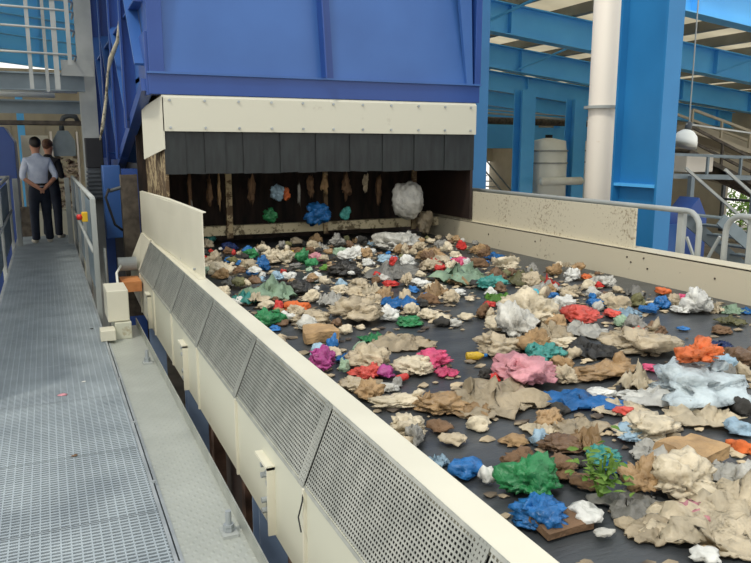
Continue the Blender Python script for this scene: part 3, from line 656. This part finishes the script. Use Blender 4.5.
# ------------------------------------------------------------------ waste on the belt
PAL = dict(white=(236, 236, 228), cream=(228, 214, 184), beige=(200, 184, 154), tan=(178, 146, 104), brown=(122, 94, 68), grey=(150, 148, 140), dark=(62, 60, 56),
           red=(206, 56, 48), coral=(226, 92, 78), orange=(222, 112, 54), yellow=(232, 194, 58), green=(52, 142, 84), lime=(96, 146, 52), teal=(72, 160, 150),
           palegreen=(160, 188, 158), blue=(44, 120, 190), paleblue=(166, 196, 214), iceblue=(204, 218, 222), navy=(36, 58, 110), pink=(230, 88, 130), palepink=(226, 158, 166), magenta=(190, 78, 150),
           olive=(120, 118, 78), cyan=(80, 180, 196), greywhite=(206, 204, 194))
TM = {}
def tmat(c, kind):
    key = (c, kind)
    if key in TM: return TM[key]
    base = PAL[c]; k2_ = tuple(int(v*.8) for v in base)
    tr = {'bag': .12, 'film': .35, 'paper': .1, 'bottle': .2}.get(kind, 0)
    ro = {'bag': .3, 'film': .28, 'paper': .8, 'bottle': .2, 'card': .85, 'cloth': .9, 'can': .3, 'scrap': .55}.get(kind, .5)
    TM[key] = mat('waste_%s_%s' % (c, kind), base, k2_, 9, ro, transl=tr, bump=.8, bscale=30, contrast=(.28, .6))
    return TM[key]
NAMES = {'bag': ('plastic_bag', 'bag'), 'film': ('plastic_film', 'plastic film'), 'paper': ('crumpled_paper', 'paper'), 'bottle': ('plastic_bottle', 'bottle'),
         'card': ('cardboard_piece', 'cardboard'), 'cloth': ('cloth_rag', 'rag'), 'can': ('drink_can', 'can'), 'scrap': ('waste_scrap', 'scrap'), 'wrapper': ('food_wrapper', 'wrapper')}
WORD = {'palegreen': 'pale green', 'paleblue': 'pale blue', 'palepink': 'pale pink', 'greywhite': 'grey-white', 'dark': 'dark grey', 'navy': 'dark blue'}
NOUN = {'bag': 'crumpled plastic bag', 'film': 'plastic film sheet', 'paper': 'crumpled paper', 'bottle': 'plastic bottle', 'card': 'cardboard piece', 'cloth': 'cloth rag', 'can': 'drink can', 'scrap': 'waste scrap', 'wrapper': 'food wrapper'}
SEED = [0]
def sheet(bm, rx, ry, h, seed, th=.004):
    nx, ny = 18, 14; s = Vector((seed*1.3 % 71, seed*2.9 % 67, 3.3)); G = []
    for i in range(nx):
        row = []
        for j in range(ny):
            u = i/(nx-1)*2-1; v = j/(ny-1)*2-1
            du = u*math.sqrt(1-v*v/2); dv = v*math.sqrt(1-u*u/2)
            e = 1+.45*noise.noise(Vector((du*1.6, dv*1.6, 0))+s)+.2*noise.noise(Vector((du*4, dv*4, 5))+s)
            p = Vector((du*rx*e, dv*ry*e, 0)); q = Vector((du*2.2, dv*2.2, 0))+s
            z = abs(noise.noise(q))*1.6+abs(noise.noise(q*2.7))*.8+abs(noise.noise(q*6))*.35
            edge = max(0, 1-(du*du+dv*dv))
            p.z = h*z*(.35+.65*edge)+.006
            p.x += .2*rx*noise.noise(q*2+Vector((7, 0, 0))); p.y += .2*ry*noise.noise(q*2+Vector((0, 9, 0)))
            row.append(bm.verts.new(p))
        G.append(row)
    fs = [bm.faces.new((G[i][j], G[i+1][j], G[i+1][j+1], G[i][j+1])) for i in range(nx-1) for j in range(ny-1)]
    B = [[bm.verts.new(v.co-Vector((0, 0, th))) for v in row] for row in G]
    for i in range(nx-1):
        for j in range(ny-1): bm.faces.new((B[i][j], B[i][j+1], B[i+1][j+1], B[i+1][j]))
    for i in range(nx-1):
        bm.faces.new((G[i][0], B[i][0], B[i+1][0], G[i+1][0])); bm.faces.new((G[i+1][ny-1], B[i+1][ny-1], B[i][ny-1], G[i][ny-1]))
    for j in range(ny-1):
        bm.faces.new((G[0][j+1], B[0][j+1], B[0][j], G[0][j])); bm.faces.new((G[nx-1][j], B[nx-1][j], B[nx-1][j+1], G[nx-1][j+1]))
def make_item(c, W, D, Z, kind, color, rz, label, big=False, air=False, group=None):
    """c: world point on the belt; W,D,Z full sizes"""
    SEED[0] += 1; sd = SEED[0]*7.31
    nm_, cat = NAMES[kind]; m = tmat(color, kind); R = Matrix.Rotation(rz, 3, 'Z')
    parts = []
    bm = bmesh.new()
    if kind in ('film',) and not air: sheet(bm, W/2, D/2, Z*.9, sd)
    elif kind == 'bottle':
        t = MB(); bm.free(); r = min(Z, D)/2; L = W/2
        Rb = Matrix.Rotation(pi/2, 3, 'Y')
        t.lathe((-L, 0, r), [(r*.6, 0), (r, .06*L), (r*.94, .5*L), (r, .55*L), (r*.93, .9*L), (r, 1.15*L), (r*.5, 1.6*L), (r*.34, 1.7*L), (r*.34, 1.78*L)], 18, Rb); bm = t.bm
        cp = MB(); cp.lathe((L*.78, 0, r), [(r*.4, 0), (r*.42, .02), (r*.42, .16*L), (r*.36, .18*L)], 14, Rb); parts.append(('bottle_cap', cp.bm, tmat('blue' if color == 'yellow' else 'white', 'scrap')))
    elif kind == 'can':
        t = MB(); bm.free(); r = min(Z, D)/2; L = W/2
        t.lathe((-L, 0, r), [(r*.8, 0), (r, .1*L), (r, 1.8*L), (r*.8, 2*L)], 18, Matrix.Rotation(pi/2, 3, 'Y')); bm = t.bm
    elif kind == 'card':
        bm.free(); t = MB(); t.box(-W/2, W/2, -D/2, D/2, 0, Z*.8); bmesh.ops.subdivide_edges(t.bm, edges=t.bm.edges[:], cuts=3, use_grid_fill=True); bm = t.bm
        for v in bm.verts: v.co += noise.noise_vector(v.co*9+Vector((sd, 0, 0)))*min(W, D)*.12
    else:
        rough = {'bag': 1, 'paper': .9, 'cloth': .9, 'scrap': 1.0, 'wrapper': 1.1, 'film': 1}[kind]
        crumple(bm, W/2*.92, D/2*.92, Z*.8, sd, 4 if (big or W > .15) else 3, rough)
        if kind == 'bag' and W > .17:
            kb = bmesh.new(); vs = crumple(kb, W*.12, W*.07, W*.10, sd+3, 2, 1.6); sg = 1 if sd % 2 > 1 else -1
            for v in vs: v.co = v.co*(1+.5*min(1, max(0, v.co.z/(W*.1))))+Vector((sg*W*.27, 0, Z*.5))
            parts.append(('knot', kb, m))
    z0 = min(v.co.z for v in bm.verts)
    tilt = Matrix.Rotation(random.uniform(-.12, .12), 3, 'X')
    base = Vector(c)
    for b_ in [bm]+[p_[1] for p_ in parts]:
        for v in b_.verts: v.co = R @ (v.co-Vector((0, 0, z0)))+base
    o = link(nm_, bm, m, smooth=(kind != 'card')); tag(o, label, cat, group)
    for nme, b_, m_ in parts: link(nme, b_, m_, o, smooth=True)
    return o
def dims(px, py, w, h):
    c = atz(px, py+h*.3, BZ); dep = (c-Vector((0, 0, H))).dot(fw); W = w*dep/F; Hm = h*dep/F
    dist = hypot(c.x, c.y); se = (H-BZ)/hypot(dist, H-BZ); ce = dist/hypot(dist, H-BZ)
    D = min(W*1.0, max(W*.5, Hm*.75/se)); Z = max(.02, (Hm-D*se*.7)/ce)
    Z = max(Z, min(W, D)*.3); Z = min(Z, .3)
    return c, W, D, Z
# (px, py, w, h, kind, colour, anchor nick or None)  seen on the belt
ITEMS = [
 (394,245,46,18,'bag','greywhite','big grey-white bag'), (461,265,26,13,'bag','pink','bright pink bag'), (357,313,52,28,'bag','beige','big beige bag'),
 (527,314,56,38,'bag','cream','big off-white bag'), (583,317,38,17,'bag','coral','coral red bag'), (692,384,94,46,'bag','iceblue','large pale blue-white bag'),
 (266,320,34,20,'bag','green','bright green bag'), (323,362,30,24,'bag','magenta','magenta bag'), (432,361,34,18,'bag','pink','hot pink bag'),
 (365,373,30,15,'bag','coral','coral red crumpled bag'), (525,373,66,34,'bag','palepink','big pale pink bag'), (575,400,74,15,'film','blue','long blue film'),
 (530,480,56,40,'bag','green','large green bag'), (542,512,56,38,'bag','blue','large blue bag'), (697,356,44,16,'wrapper','orange','orange wrapper'),
 (409,322,26,11,'bag','green','small green bag'), (266,268,1,1,None,None,None),
 (697,307,26,22,'bag','white','upright white bag'), (490,285,30,13,'bag','teal','teal-green bag'), (272,291,42,22,'film','palegreen','pale green clear film'),
 (680,480,64,46,'bag','cream','large cream bag'), (640,342,66,26,'bag','beige','wide beige bag'), (476,357,17,11,'bottle','yellow','yellow bottle'),
 (544,355,36,20,'bag','teal','teal bag'), (605,456,34,22,'bag','teal','large teal bag'), (500,346,50,20,'bag','beige','flat beige bag'),
 (432,258,26,14,'bag','tan','ochre bag'), (334,262,1,1,None,None,None), (413,367,38,20,'bag','cream','cream bag'),
 # secondary
 (208,242,14,16,'scrap','teal',0), (229,249,15,9,'scrap','navy',0), (251,256,14,10,'scrap','green',0), (255,253,8,7,'paper','white',0), (214,263,16,14,'bag','beige',0),
 (222,273,26,16,'bag','cream',0), (226,275,12,9,'scrap','red',0), (263,267,14,13,'bag','blue',0), (280,258,26,15,'bag','cream',0), (290,257,9,9,'scrap','yellow',0),
 (303,260,14,13,'bag','green',0), (311,265,12,9,'scrap','green',0), (316,260,18,10,'paper','palepink',0), (277,279,15,8,'wrapper','paleblue',0), (252,274,12,7,'wrapper','blue',0),
 (250,268,20,12,'bag','beige',0), (289,278,14,9,'paper','white',0), (262,276,9,7,'paper','white',0), (245,299,24,14,'film','teal',0), (240,303,18,6,'paper','white',0), (279,309,12,10,'scrap','red',0),
 (296,308,24,9,'cloth','orange',0), (268,306,16,9,'paper','cream',0), (331,300,24,18,'film','greywhite',0), (311,318,34,15,'bag','beige',0), (275,329,14,6,'scrap','blue',0),
 (314,280,20,5,'paper','white',0), (298,290,26,15,'bag','dark',0), (318,248,20,11,'film','greywhite',0), (325,270,10,6,'scrap','lime',0), (352,257,24,14,'paper','white',0),
 (368,255,13,10,'paper','white',0), (368,265,13,8,'paper','white',0), (371,273,20,7,'bag','cream',0), (388,261,22,8,'wrapper','paleblue',0), (407,264,16,10,'paper','white',0),
 (394,273,46,14,'film','grey',0), (430,268,22,11,'bag','beige',0), (440,270,14,8,'scrap','red',0), (463,277,46,12,'film','palegreen',0), (419,284,18,9,'paper','white',0),
 (433,290,24,6,'paper','cream',0), (457,295,16,5,'paper','white',0), (413,291,14,7,'scrap','blue',0), (398,304,30,8,'film','blue',0), (391,285,16,6,'scrap','red',0),
 (388,317,20,14,'bag','white',0), (428,316,20,11,'bag','cream',0), (442,320,18,10,'paper','cream',0), (455,325,12,8,'paper','greywhite',0), (466,318,14,8,'paper','cream',0), (345,272,30,15,'bag','dark',0), (360,288,26,9,'bag','beige',0),
 (340,292,18,10,'paper','cream',0), (507,267,28,14,'bag','cream',0), (512,275,14,8,'scrap','brown',0), (495,257,18,6,'film','blue',0), (527,279,28,18,'film','olive',0), (500,298,26,7,'film','lime',0),
 (490,305,14,7,'wrapper','red',0), (505,306,16,9,'paper','white',0), (534,294,14,7,'scrap','cyan',0), (546,287,28,11,'film','greywhite',0), (572,276,18,12,'bag','white',0), (586,278,14,7,'scrap','orange',0),
 (560,306,28,16,'bag','white',0), (604,283,22,10,'bag','greywhite',0), (596,305,18,9,'bag','blue',0), (500,326,30,17,'bag','cream',0), (535,333,14,8,'wrapper','white',0), (612,315,18,8,'scrap','coral',0),
 (627,313,26,10,'film','paleblue',0), (649,311,18,10,'bag','blue',0), (662,292,15,9,'scrap','orange',0), (682,299,18,9,'scrap','pink',0), (681,311,20,7,'paper','white',0), (731,310,22,8,'film','palegreen',0),
 (746,311,14,7,'film','blue',0), (730,322,22,6,'film','olive',0), (721,331,20,6,'cloth','brown',0), (683,329,11,5,'scrap','blue',0), (721,345,18,6,'film','navy',0), (637,340,20,18,'bag','coral',0),
 (738,358,38,18,'bag','brown',0), (652,369,16,8,'scrap','pink',0), (592,350,44,15,'film','dark',0), (600,372,70,16,'bag','tan',0), (333,346,11,14,'scrap','blue',0), (350,358,24,11,'film','blue',0),
 (368,357,18,13,'bag','magenta',0), (387,375,18,13,'bag','magenta',0), (402,380,12,9,'can','red',0), (447,373,20,9,'film','pink',0), (344,369,11,14,'scrap','palegreen',0), (345,331,14,10,'paper','cream',0),
 (320,336,28,16,'card','tan',0), (372,339,22,9,'film','green',0), (405,341,48,14,'film','beige',0), (355,386,28,13,'bag','beige',0), (388,388,20,10,'paper','greywhite',0), (400,403,54,14,'bag','cream',0),
 (440,404,48,20,'bag','tan',0), (408,428,40,24,'bag','cream',0), (490,393,78,36,'film','beige',0), (600,394,30,10,'paper','white',0), (478,424,22,16,'paper','cream',0), (545,428,36,13,'film','cream',0),
 (655,396,60,14,'film','white',0), (702,416,60,18,'film','cream',0), (625,413,20,10,'scrap','coral',0), (622,470,34,14,'film','blue',0), (692,455,44,20,'card','tan',0), (675,472,32,26,'paper','palepink',0),
 (700,520,100,46,'film','cream','wide cream film'), (690,512,60,12,'film','palepink',0), (738,428,30,18,'bag','paleblue',0), (742,446,26,16,'cloth','orange',0), (465,468,34,24,'bag','blue',0), (488,478,18,20,'paper','white',0),
 (582,514,38,24,'bag','white',0), (560,526,46,16,'card','brown',0), (586,482,34,18,'cloth','brown',0), (632,500,60,28,'film','grey',0), (705,556,28,18,'paper','white',0), (604,536,22,10,'paper','greywhite',0),
 (650,428,70,24,'bag','cream',0), (655,452,40,20,'film','greywhite',0), (730,492,60,40,'film','cream',0), (655,525,60,28,'film','beige',0), (730,540,60,30,'film','cream',0), (630,435,36,14,'wrapper','paleblue',0), (720,470,40,20,'film','greywhite',0), (575,425,50,20,'film','beige',0), (560,468,44,20,'cloth','brown',0), (620,408,44,12,'film','cream',0), (470,408,44,16,'film','tan',0), (560,445,40,18,'bag','brown',0), (736,400,30,14,'film','tan',0), (515,440,30,12,'paper','tan',0), (440,428,24,12,'cloth','brown',0), (455,440,26,14,'scrap','beige',0), (748,475,30,26,'bag','greywhite',0), (742,375,20,16,'bag','beige',0),
 (585,330,40,12,'film','greywhite',0), (565,345,26,9,'scrap','cream',0), (665,345,26,14,'bag','cream',0), (610,285,14,7,'scrap','grey',0), (570,293,18,10,'bag','beige',0), (470,300,10,5,'paper','cream',0),
]
ITEMS = [i for i in ITEMS if i[4]]
placed = []; ANCH = []
for it in ITEMS:
    if it[6]: ANCH.append((it[6], it[0], it[1]))
LAND = ANCH+[('cream deflector plate', 204, 255)]
used = set()
def reln(px, py, desc, skip=None):
    c = sorted(LAND, key=lambda a: (a[1]-px)**2+((a[2]-py)*1.7)**2)
    for nick, ax, ay in c:
        if nick == skip: continue
        dx = px-ax; dy = (py-ay)*1.7; d = hypot(dx, dy); an = math.degrees(math.atan2(dy, dx)) % 360
        dr = ['right of', 'front right of', 'in front of', 'front left of', 'left of', 'behind left of', 'behind', 'behind right of'][int((an+22.5)//45) % 8]
        dr = {'front right of': 'in front and right of', 'front left of': 'in front and left of', 'behind left of': 'behind and left of', 'behind right of': 'behind and right of'}.get(dr, dr)
        if nick == 'cream deflector plate' and 'right' not in dr: continue
        q = 'just ' if d < 22 else ('' if d < 60 else 'well ')
        lb = '%s %s%s the %s' % (desc, q, dr, nick)
        if lb not in used and len(lb.split()) <= 16: used.add(lb); return lb
    return desc+' on the belt'
def sizeword(w): return 'tiny' if w < 10 else 'small' if w < 20 else 'medium' if w < 38 else 'large'
ANLAB = {
 'big grey-white bag': 'big grey-white translucent bag lying just in front of the hopper mouth', 'bright pink bag': 'bright pink crumpled bag at the far right of the belt near the hopper',
 'big beige bag': 'big beige bag on the far middle of the belt, left of the small green bag', 'big off-white bag': 'big off-white bag in the middle of the belt, left of the coral red bag',
 'coral red bag': 'coral red bag on the belt touching the big off-white bag, right side', 'large pale blue-white bag': 'large pale blue-white bag, biggest on the belt, toward the right edge',
 'bright green bag': 'bright green bag against the near side rim, far half of the belt', 'magenta bag': 'magenta bag against the side rim beside a coral red crumpled bag',
 'hot pink bag': 'hot pink bag behind the cream bag in the middle of the belt', 'coral red crumpled bag': 'coral red crumpled bag lying right of the magenta bag',
 'big pale pink bag': 'big pale pink bag left of the teal bag, mid belt', 'long blue film': 'long narrow blue film strip in front of the big pale pink bag',
 'large green bag': 'large glossy green bag near the bottom, against the rim', 'large blue bag': 'large blue bag near the bottom, in front of the large green bag',
 'orange wrapper': 'orange wrapper lying on top of the large pale blue-white bag', 'small green bag': 'small green bag right of the big beige bag',
 'upright white bag': 'white bag standing close to the right ledge', 'teal-green bag': 'teal-green bag just in front of the bright pink bag',
 'pale green clear film': 'pale green clear film heap behind the bright green bag', 'large cream bag': 'large cream bag near the bottom right, under the pale pink paper',
 'wide beige bag': 'wide beige bag with coral scrap behind the large pale blue-white bag', 'yellow bottle': 'yellow bottle lying on bare belt left of the flat beige bag',
 'teal bag': 'teal bag right of the big pale pink bag', 'large teal bag': 'large teal bag in the lower part of the belt', 'flat beige bag': 'flat beige bag between the yellow bottle and the teal bag',
 'ochre bag': 'ochre tan bag left of the bright pink bag', 'cream bag': 'cream bag in front of the hot pink bag', 'wide cream film': 'wide cream film sheet at the bottom right of the belt'}
for k, it in enumerate(ITEMS):
    px, py, w, h, kind, colr, nick = it
    c, W, D, Z = dims(px, py, w, h)
    if c.x-W*.5 < 1.04: c.x = 1.04+W*.5
    if c.x+W*.5 > 4.64: c.x = 4.64-W*.5
    desc = ANLAB[nick] if nick else reln(px, py, '%s %s %s' % (sizeword(w), WORD.get(colr, colr), NOUN[kind]))
    if nick: used.add(desc)
    lift = .012*random.random()
    if nick == 'orange wrapper': lift = .17; c = atz(697, 396, BZ); Z = .09; W = .22; D = .16
    c.z += lift
    make_item(c, W*1.22, D*1.2, Z*1.1, kind, colr, random.uniform(-.35, .35)-.4*(kind == 'film'), desc, big=w > 40)
    placed.append((c.x, c.y, max(W, D)/2))
# smaller scraps between them
HOLES = [(455, 345, 34, 14), (468, 310, 14, 12), (400, 352, 40, 8), (690, 325, 60, 14), (560, 262, 60, 8), (620, 545, 60, 18), (400, 296, 20, 5), (420, 345, 26, 10), (480, 452, 50, 12), (640, 285, 40, 7), (735, 340, 20, 8), (300, 345, 18, 8)]
rnd = random.Random(21); cnt = 0; tries = 0
cols = ['cream', 'cream', 'beige', 'brown', 'tan', 'dark', 'beige', 'white', 'greywhite', 'tan', 'brown', 'brown', 'grey', 'dark', 'cream', 'olive', 'beige', 'tan', 'paleblue', 'red', 'palegreen', 'blue']
while cnt < 300 and tries < 20000:
    tries += 1
    x = rnd.uniform(1.12, 4.5); y = 1.6+6.5*rnd.random()**.8; px, py = proj((x, y, BZ))
    if px > 752 or py > 563: continue
    if any(((px-a)/ra)**2+((py-b)/rb)**2 < 1 for a, b, ra, rb in HOLES): continue
    right = (px-450)/300*40+255
    if py < right and px > 480 and rnd.random() < .85: continue
    w = rnd.uniform(.07, .22)*(1.5 if y < 4 else 1)
    if y < 3.2: w = min(w, .19)
    if sum(1 for (a, b, r) in placed if hypot(a-x, b-y) < (r+w/2)*.5) > 0: continue
    colr = rnd.choice(cols); kind = rnd.choice(['scrap', 'paper', 'film', 'wrapper', 'cloth', 'bag', 'scrap', 'paper'])
    if colr in ('brown', 'dark', 'olive'): kind = rnd.choice(['scrap', 'cloth'])
    if colr == 'white': kind = 'paper'
    desc = reln(px, py, '%s %s %s' % ('tiny' if w < .1 else 'small', WORD.get(colr, colr), NOUN[kind]))
    if w > .17 and colr in ('red', 'blue', 'palegreen', 'paleblue', 'dark', 'olive'):
        w *= .55
        desc = reln(px, py, '%s %s %s' % ('tiny' if w < .1 else 'small', WORD.get(colr, colr), NOUN[kind]))
    D = w*rnd.uniform(.55, .9); Z = w*rnd.uniform(.3, .6)
    make_item((x, y, BZ+.001+(rnd.random()*.05 if y > 5 else 0)), w, D, Z, kind, colr, rnd.uniform(0, 3.1), desc)
    placed.append((x, y, w/2)); cnt += 1
bm = bmesh.new(); rnd = random.Random(77)
for i in range(1500):
    x = rnd.uniform(1.08, 4.6); y = 1.2+7*rnd.random(); px, py = proj((x, y, BZ))
    if any(((px-a)/ra)**2+((py-b)/rb)**2 < .8 for a, b, ra, rb in HOLES): continue
    right = (px-450)/300*40+255
    if py < right and px > 480 and rnd.random() < .8: continue
    s_ = rnd.uniform(.012, .05); vs = crumple(bm, s_, s_*.7, s_*.35, i, 1)
    for v in vs: v.co += Vector((x, y, BZ+.006))
o = link('fine_debris', bm, mat('fine_debris', (196, 178, 146), (74, 64, 54), 5, .8, detail=1), kind='stuff'); tag(o, 'fine brown and beige crumbs strewn over the dark belt between the larger waste', 'debris')
# pale hose on the belt
pts = [atz(x, y, BZ+.02) for x, y in ((600, 297), (612, 300), (628, 302), (645, 303), (660, 302), (676, 301))]
o = MB().tube(pts, .014, 8).build('pale_hose', tmat('cream', 'scrap'), smooth=True); tag(o, 'thin pale hose lying in a curve near the right ledge', 'hose')
# leafy greens
t_bm = bmesh.new(); c = atz(600, 503, BZ); rnd = random.Random(5)
for i in range(80):
    q = Matrix.Rotation(rnd.random()*6, 3, 'Z') @ Matrix.Rotation(rnd.uniform(-.9, .9), 3, 'X')
    o0 = c+Vector((rnd.gauss(0, .035), rnd.gauss(0, .05), .07+abs(rnd.gauss(0, .05))))
    vs = [t_bm.verts.new(o0+q @ Vector(v)*.02) for v in ((-1, 0, 0), (-.3, -.45, .15), (.5, -.35, .2), (1.2, 0, 0), (.5, .35, .2), (-.3, .45, .15))]; t_bm.faces.new(vs)
for k in range(5):
    mb = MB(); mb.bm.free(); mb.bm = t_bm; mb.tube([c+Vector((0, 0, .01)), c+Vector((rnd.gauss(0, .03), rnd.gauss(0, .03), .16))], .005, 6)
tag(link('leafy_greens', t_bm, M['leaf']), 'bunch of leafy green stalks right of the large white bag near the bottom', 'vegetable')
# hanging and falling waste in the hopper mouth
def hang(px0, px1, py0, py1, colr, kind, lb, Y=8.3):
    a = aty(px0, py0, Y); b = aty(px1, py1, Y); x = (a.x+b.x)/2; w = b.x-a.x; zt = a.z; zb = b.z
    bm = bmesh.new(); vs = crumple(bm, w/2, .03, (zt-zb)/2, px0, 3, 1.3)
    for v in vs:
        if v.co.z < 0: v.co.z *= 2.5
        v.co += Vector((x, Y, (zt+zb)/2))
    o = link(NAMES[kind][0], bm, tmat(colr, kind), smooth=True); tag(o, lb, NAMES[kind][1], 'rags hanging in the hopper mouth')
for a in ((186, 194, 172, 222, 'brown', 'cloth', 'narrow brown rag hanging leftmost in the hopper mouth'), (188, 195, 195, 228, 'grey', 'film', 'grey film shred low on the left of the hopper mouth'),
          (205, 214, 172, 212, 'brown', 'cloth', 'brown rag hanging in the hopper mouth, left of the tan post'), (216, 222, 172, 214, 'tan', 'cloth', 'thin tan rag hanging close left of the tan post'),
          (246, 256, 172, 205, 'brown', 'cloth', 'brown rag hanging right of the tan post'), (297, 301, 176, 212, 'greywhite', 'film', 'thin pale film strip hanging right of the blue-white bag'),
          (306, 315, 172, 198, 'brown', 'cloth', 'brown rag above the hanging blue bag'), (320, 329, 172, 195, 'tan', 'cloth', 'tan rag hanging right of the pale film strip'),
          (341, 352, 172, 200, 'brown', 'cloth', 'brown rag hanging in the middle of the hopper mouth'), (362, 369, 172, 192, 'beige', 'cloth', 'short beige rag hanging left of the falling white bag'),
          (376, 382, 172, 205, 'brown', 'cloth', 'brown rag hanging just left of the falling white bag')):
    hang(*a)
def blob(px, py, w, h, colr, kind, lb, Y=8.2, group=None):
    p_ = aty(px, py, Y); sc = p_.length/F*.96; bm = bmesh.new(); vs = crumple(bm, w*sc/2, w*sc*.3, h*sc/2, px, 4, .45 if w > 30 else 1)
    for v in vs:
        if v.co.z < 0: v.co.z *= 2.5
        v.co += p_
    tag(link(NAMES[kind][0], bm, tmat(colr, kind), smooth=True), lb, NAMES[kind][1])
blob(408, 200, 36, 40, 'greywhite', 'bag', 'grey-white full bag tumbling through the right of the hopper mouth', 8.0)
blob(277, 192, 15, 17, 'paleblue', 'bag', 'pale blue bag dropping in the left half of the hopper mouth')
blob(286, 194, 9, 13, 'orange', 'wrapper', 'orange wrapper beside the dropping pale blue bag')
blob(319, 214, 30, 24, 'blue', 'bag', 'dark blue bag hanging over the cross beam in the hopper mouth')
blob(271, 215, 16, 16, 'green', 'bag', 'dark green bag on the cross beam below the pale blue bag')
blob(345, 213, 12, 14, 'teal', 'scrap', 'teal scrap in the hopper mouth right of the blue bag')
blob(425, 222, 20, 26, 'beige', 'film', 'grimy film hanging at the right end of the cross beam')
litter(63, 395, .035, tmat('palepink', 'paper'), 'pale pink paper scrap on the walkway grating')
litter(84, 382, .018, tmat('white', 'paper'), 'small white scrap on the walkway grating, right of the pink one')
litter(74, 456, .02, tmat('brown', 'scrap'), 'small brown leaf scrap on the walkway grating nearest the camera')
litter(92, 329, .02, tmat('dark', 'scrap'), 'dark scrap on the grating close to the cream block')

# ------------------------------------------------------------------ light
wd = bpy.data.worlds.new('world'); bpy.context.scene.world = wd; wd.use_nodes = True
n = wd.node_tree.nodes; l = wd.node_tree.links; bg = n['Background']
tc = n.new('ShaderNodeTexCoord'); sx = n.new('ShaderNodeSeparateXYZ'); l.new(tc.outputs['Generated'], sx.inputs[0])
r = n.new('ShaderNodeValToRGB'); r.color_ramp.elements[0].position = 0; r.color_ramp.elements[0].color = (.93, .9, .845, 1)
r.color_ramp.elements[1].position = .6; r.color_ramp.elements[1].color = (.84, .87, .9, 1)
l.new(sx.outputs['Z'], r.inputs[0]); l.new(r.outputs[0], bg.inputs['Color']); bg.inputs['Strength'].default_value = 1.15
sd = bpy.data.lights.new('sun', 'SUN'); sd.energy = 1.3; sd.angle = radians(6); sd.color = (1, .93, .8)
so = bpy.data.objects.new('sun', sd); C.objects.link(so); so.rotation_euler = Vector((.55, .35, -.95)).to_track_quat('-Z', 'Y').to_euler()
so.location = (-5, -5, 9)
vs_ = bpy.context.scene.view_settings; vs_.view_transform = 'Standard'; vs_.look = 'None'; vs_.gamma = 1; vs_.use_curve_mapping = False; vs_.exposure = .25
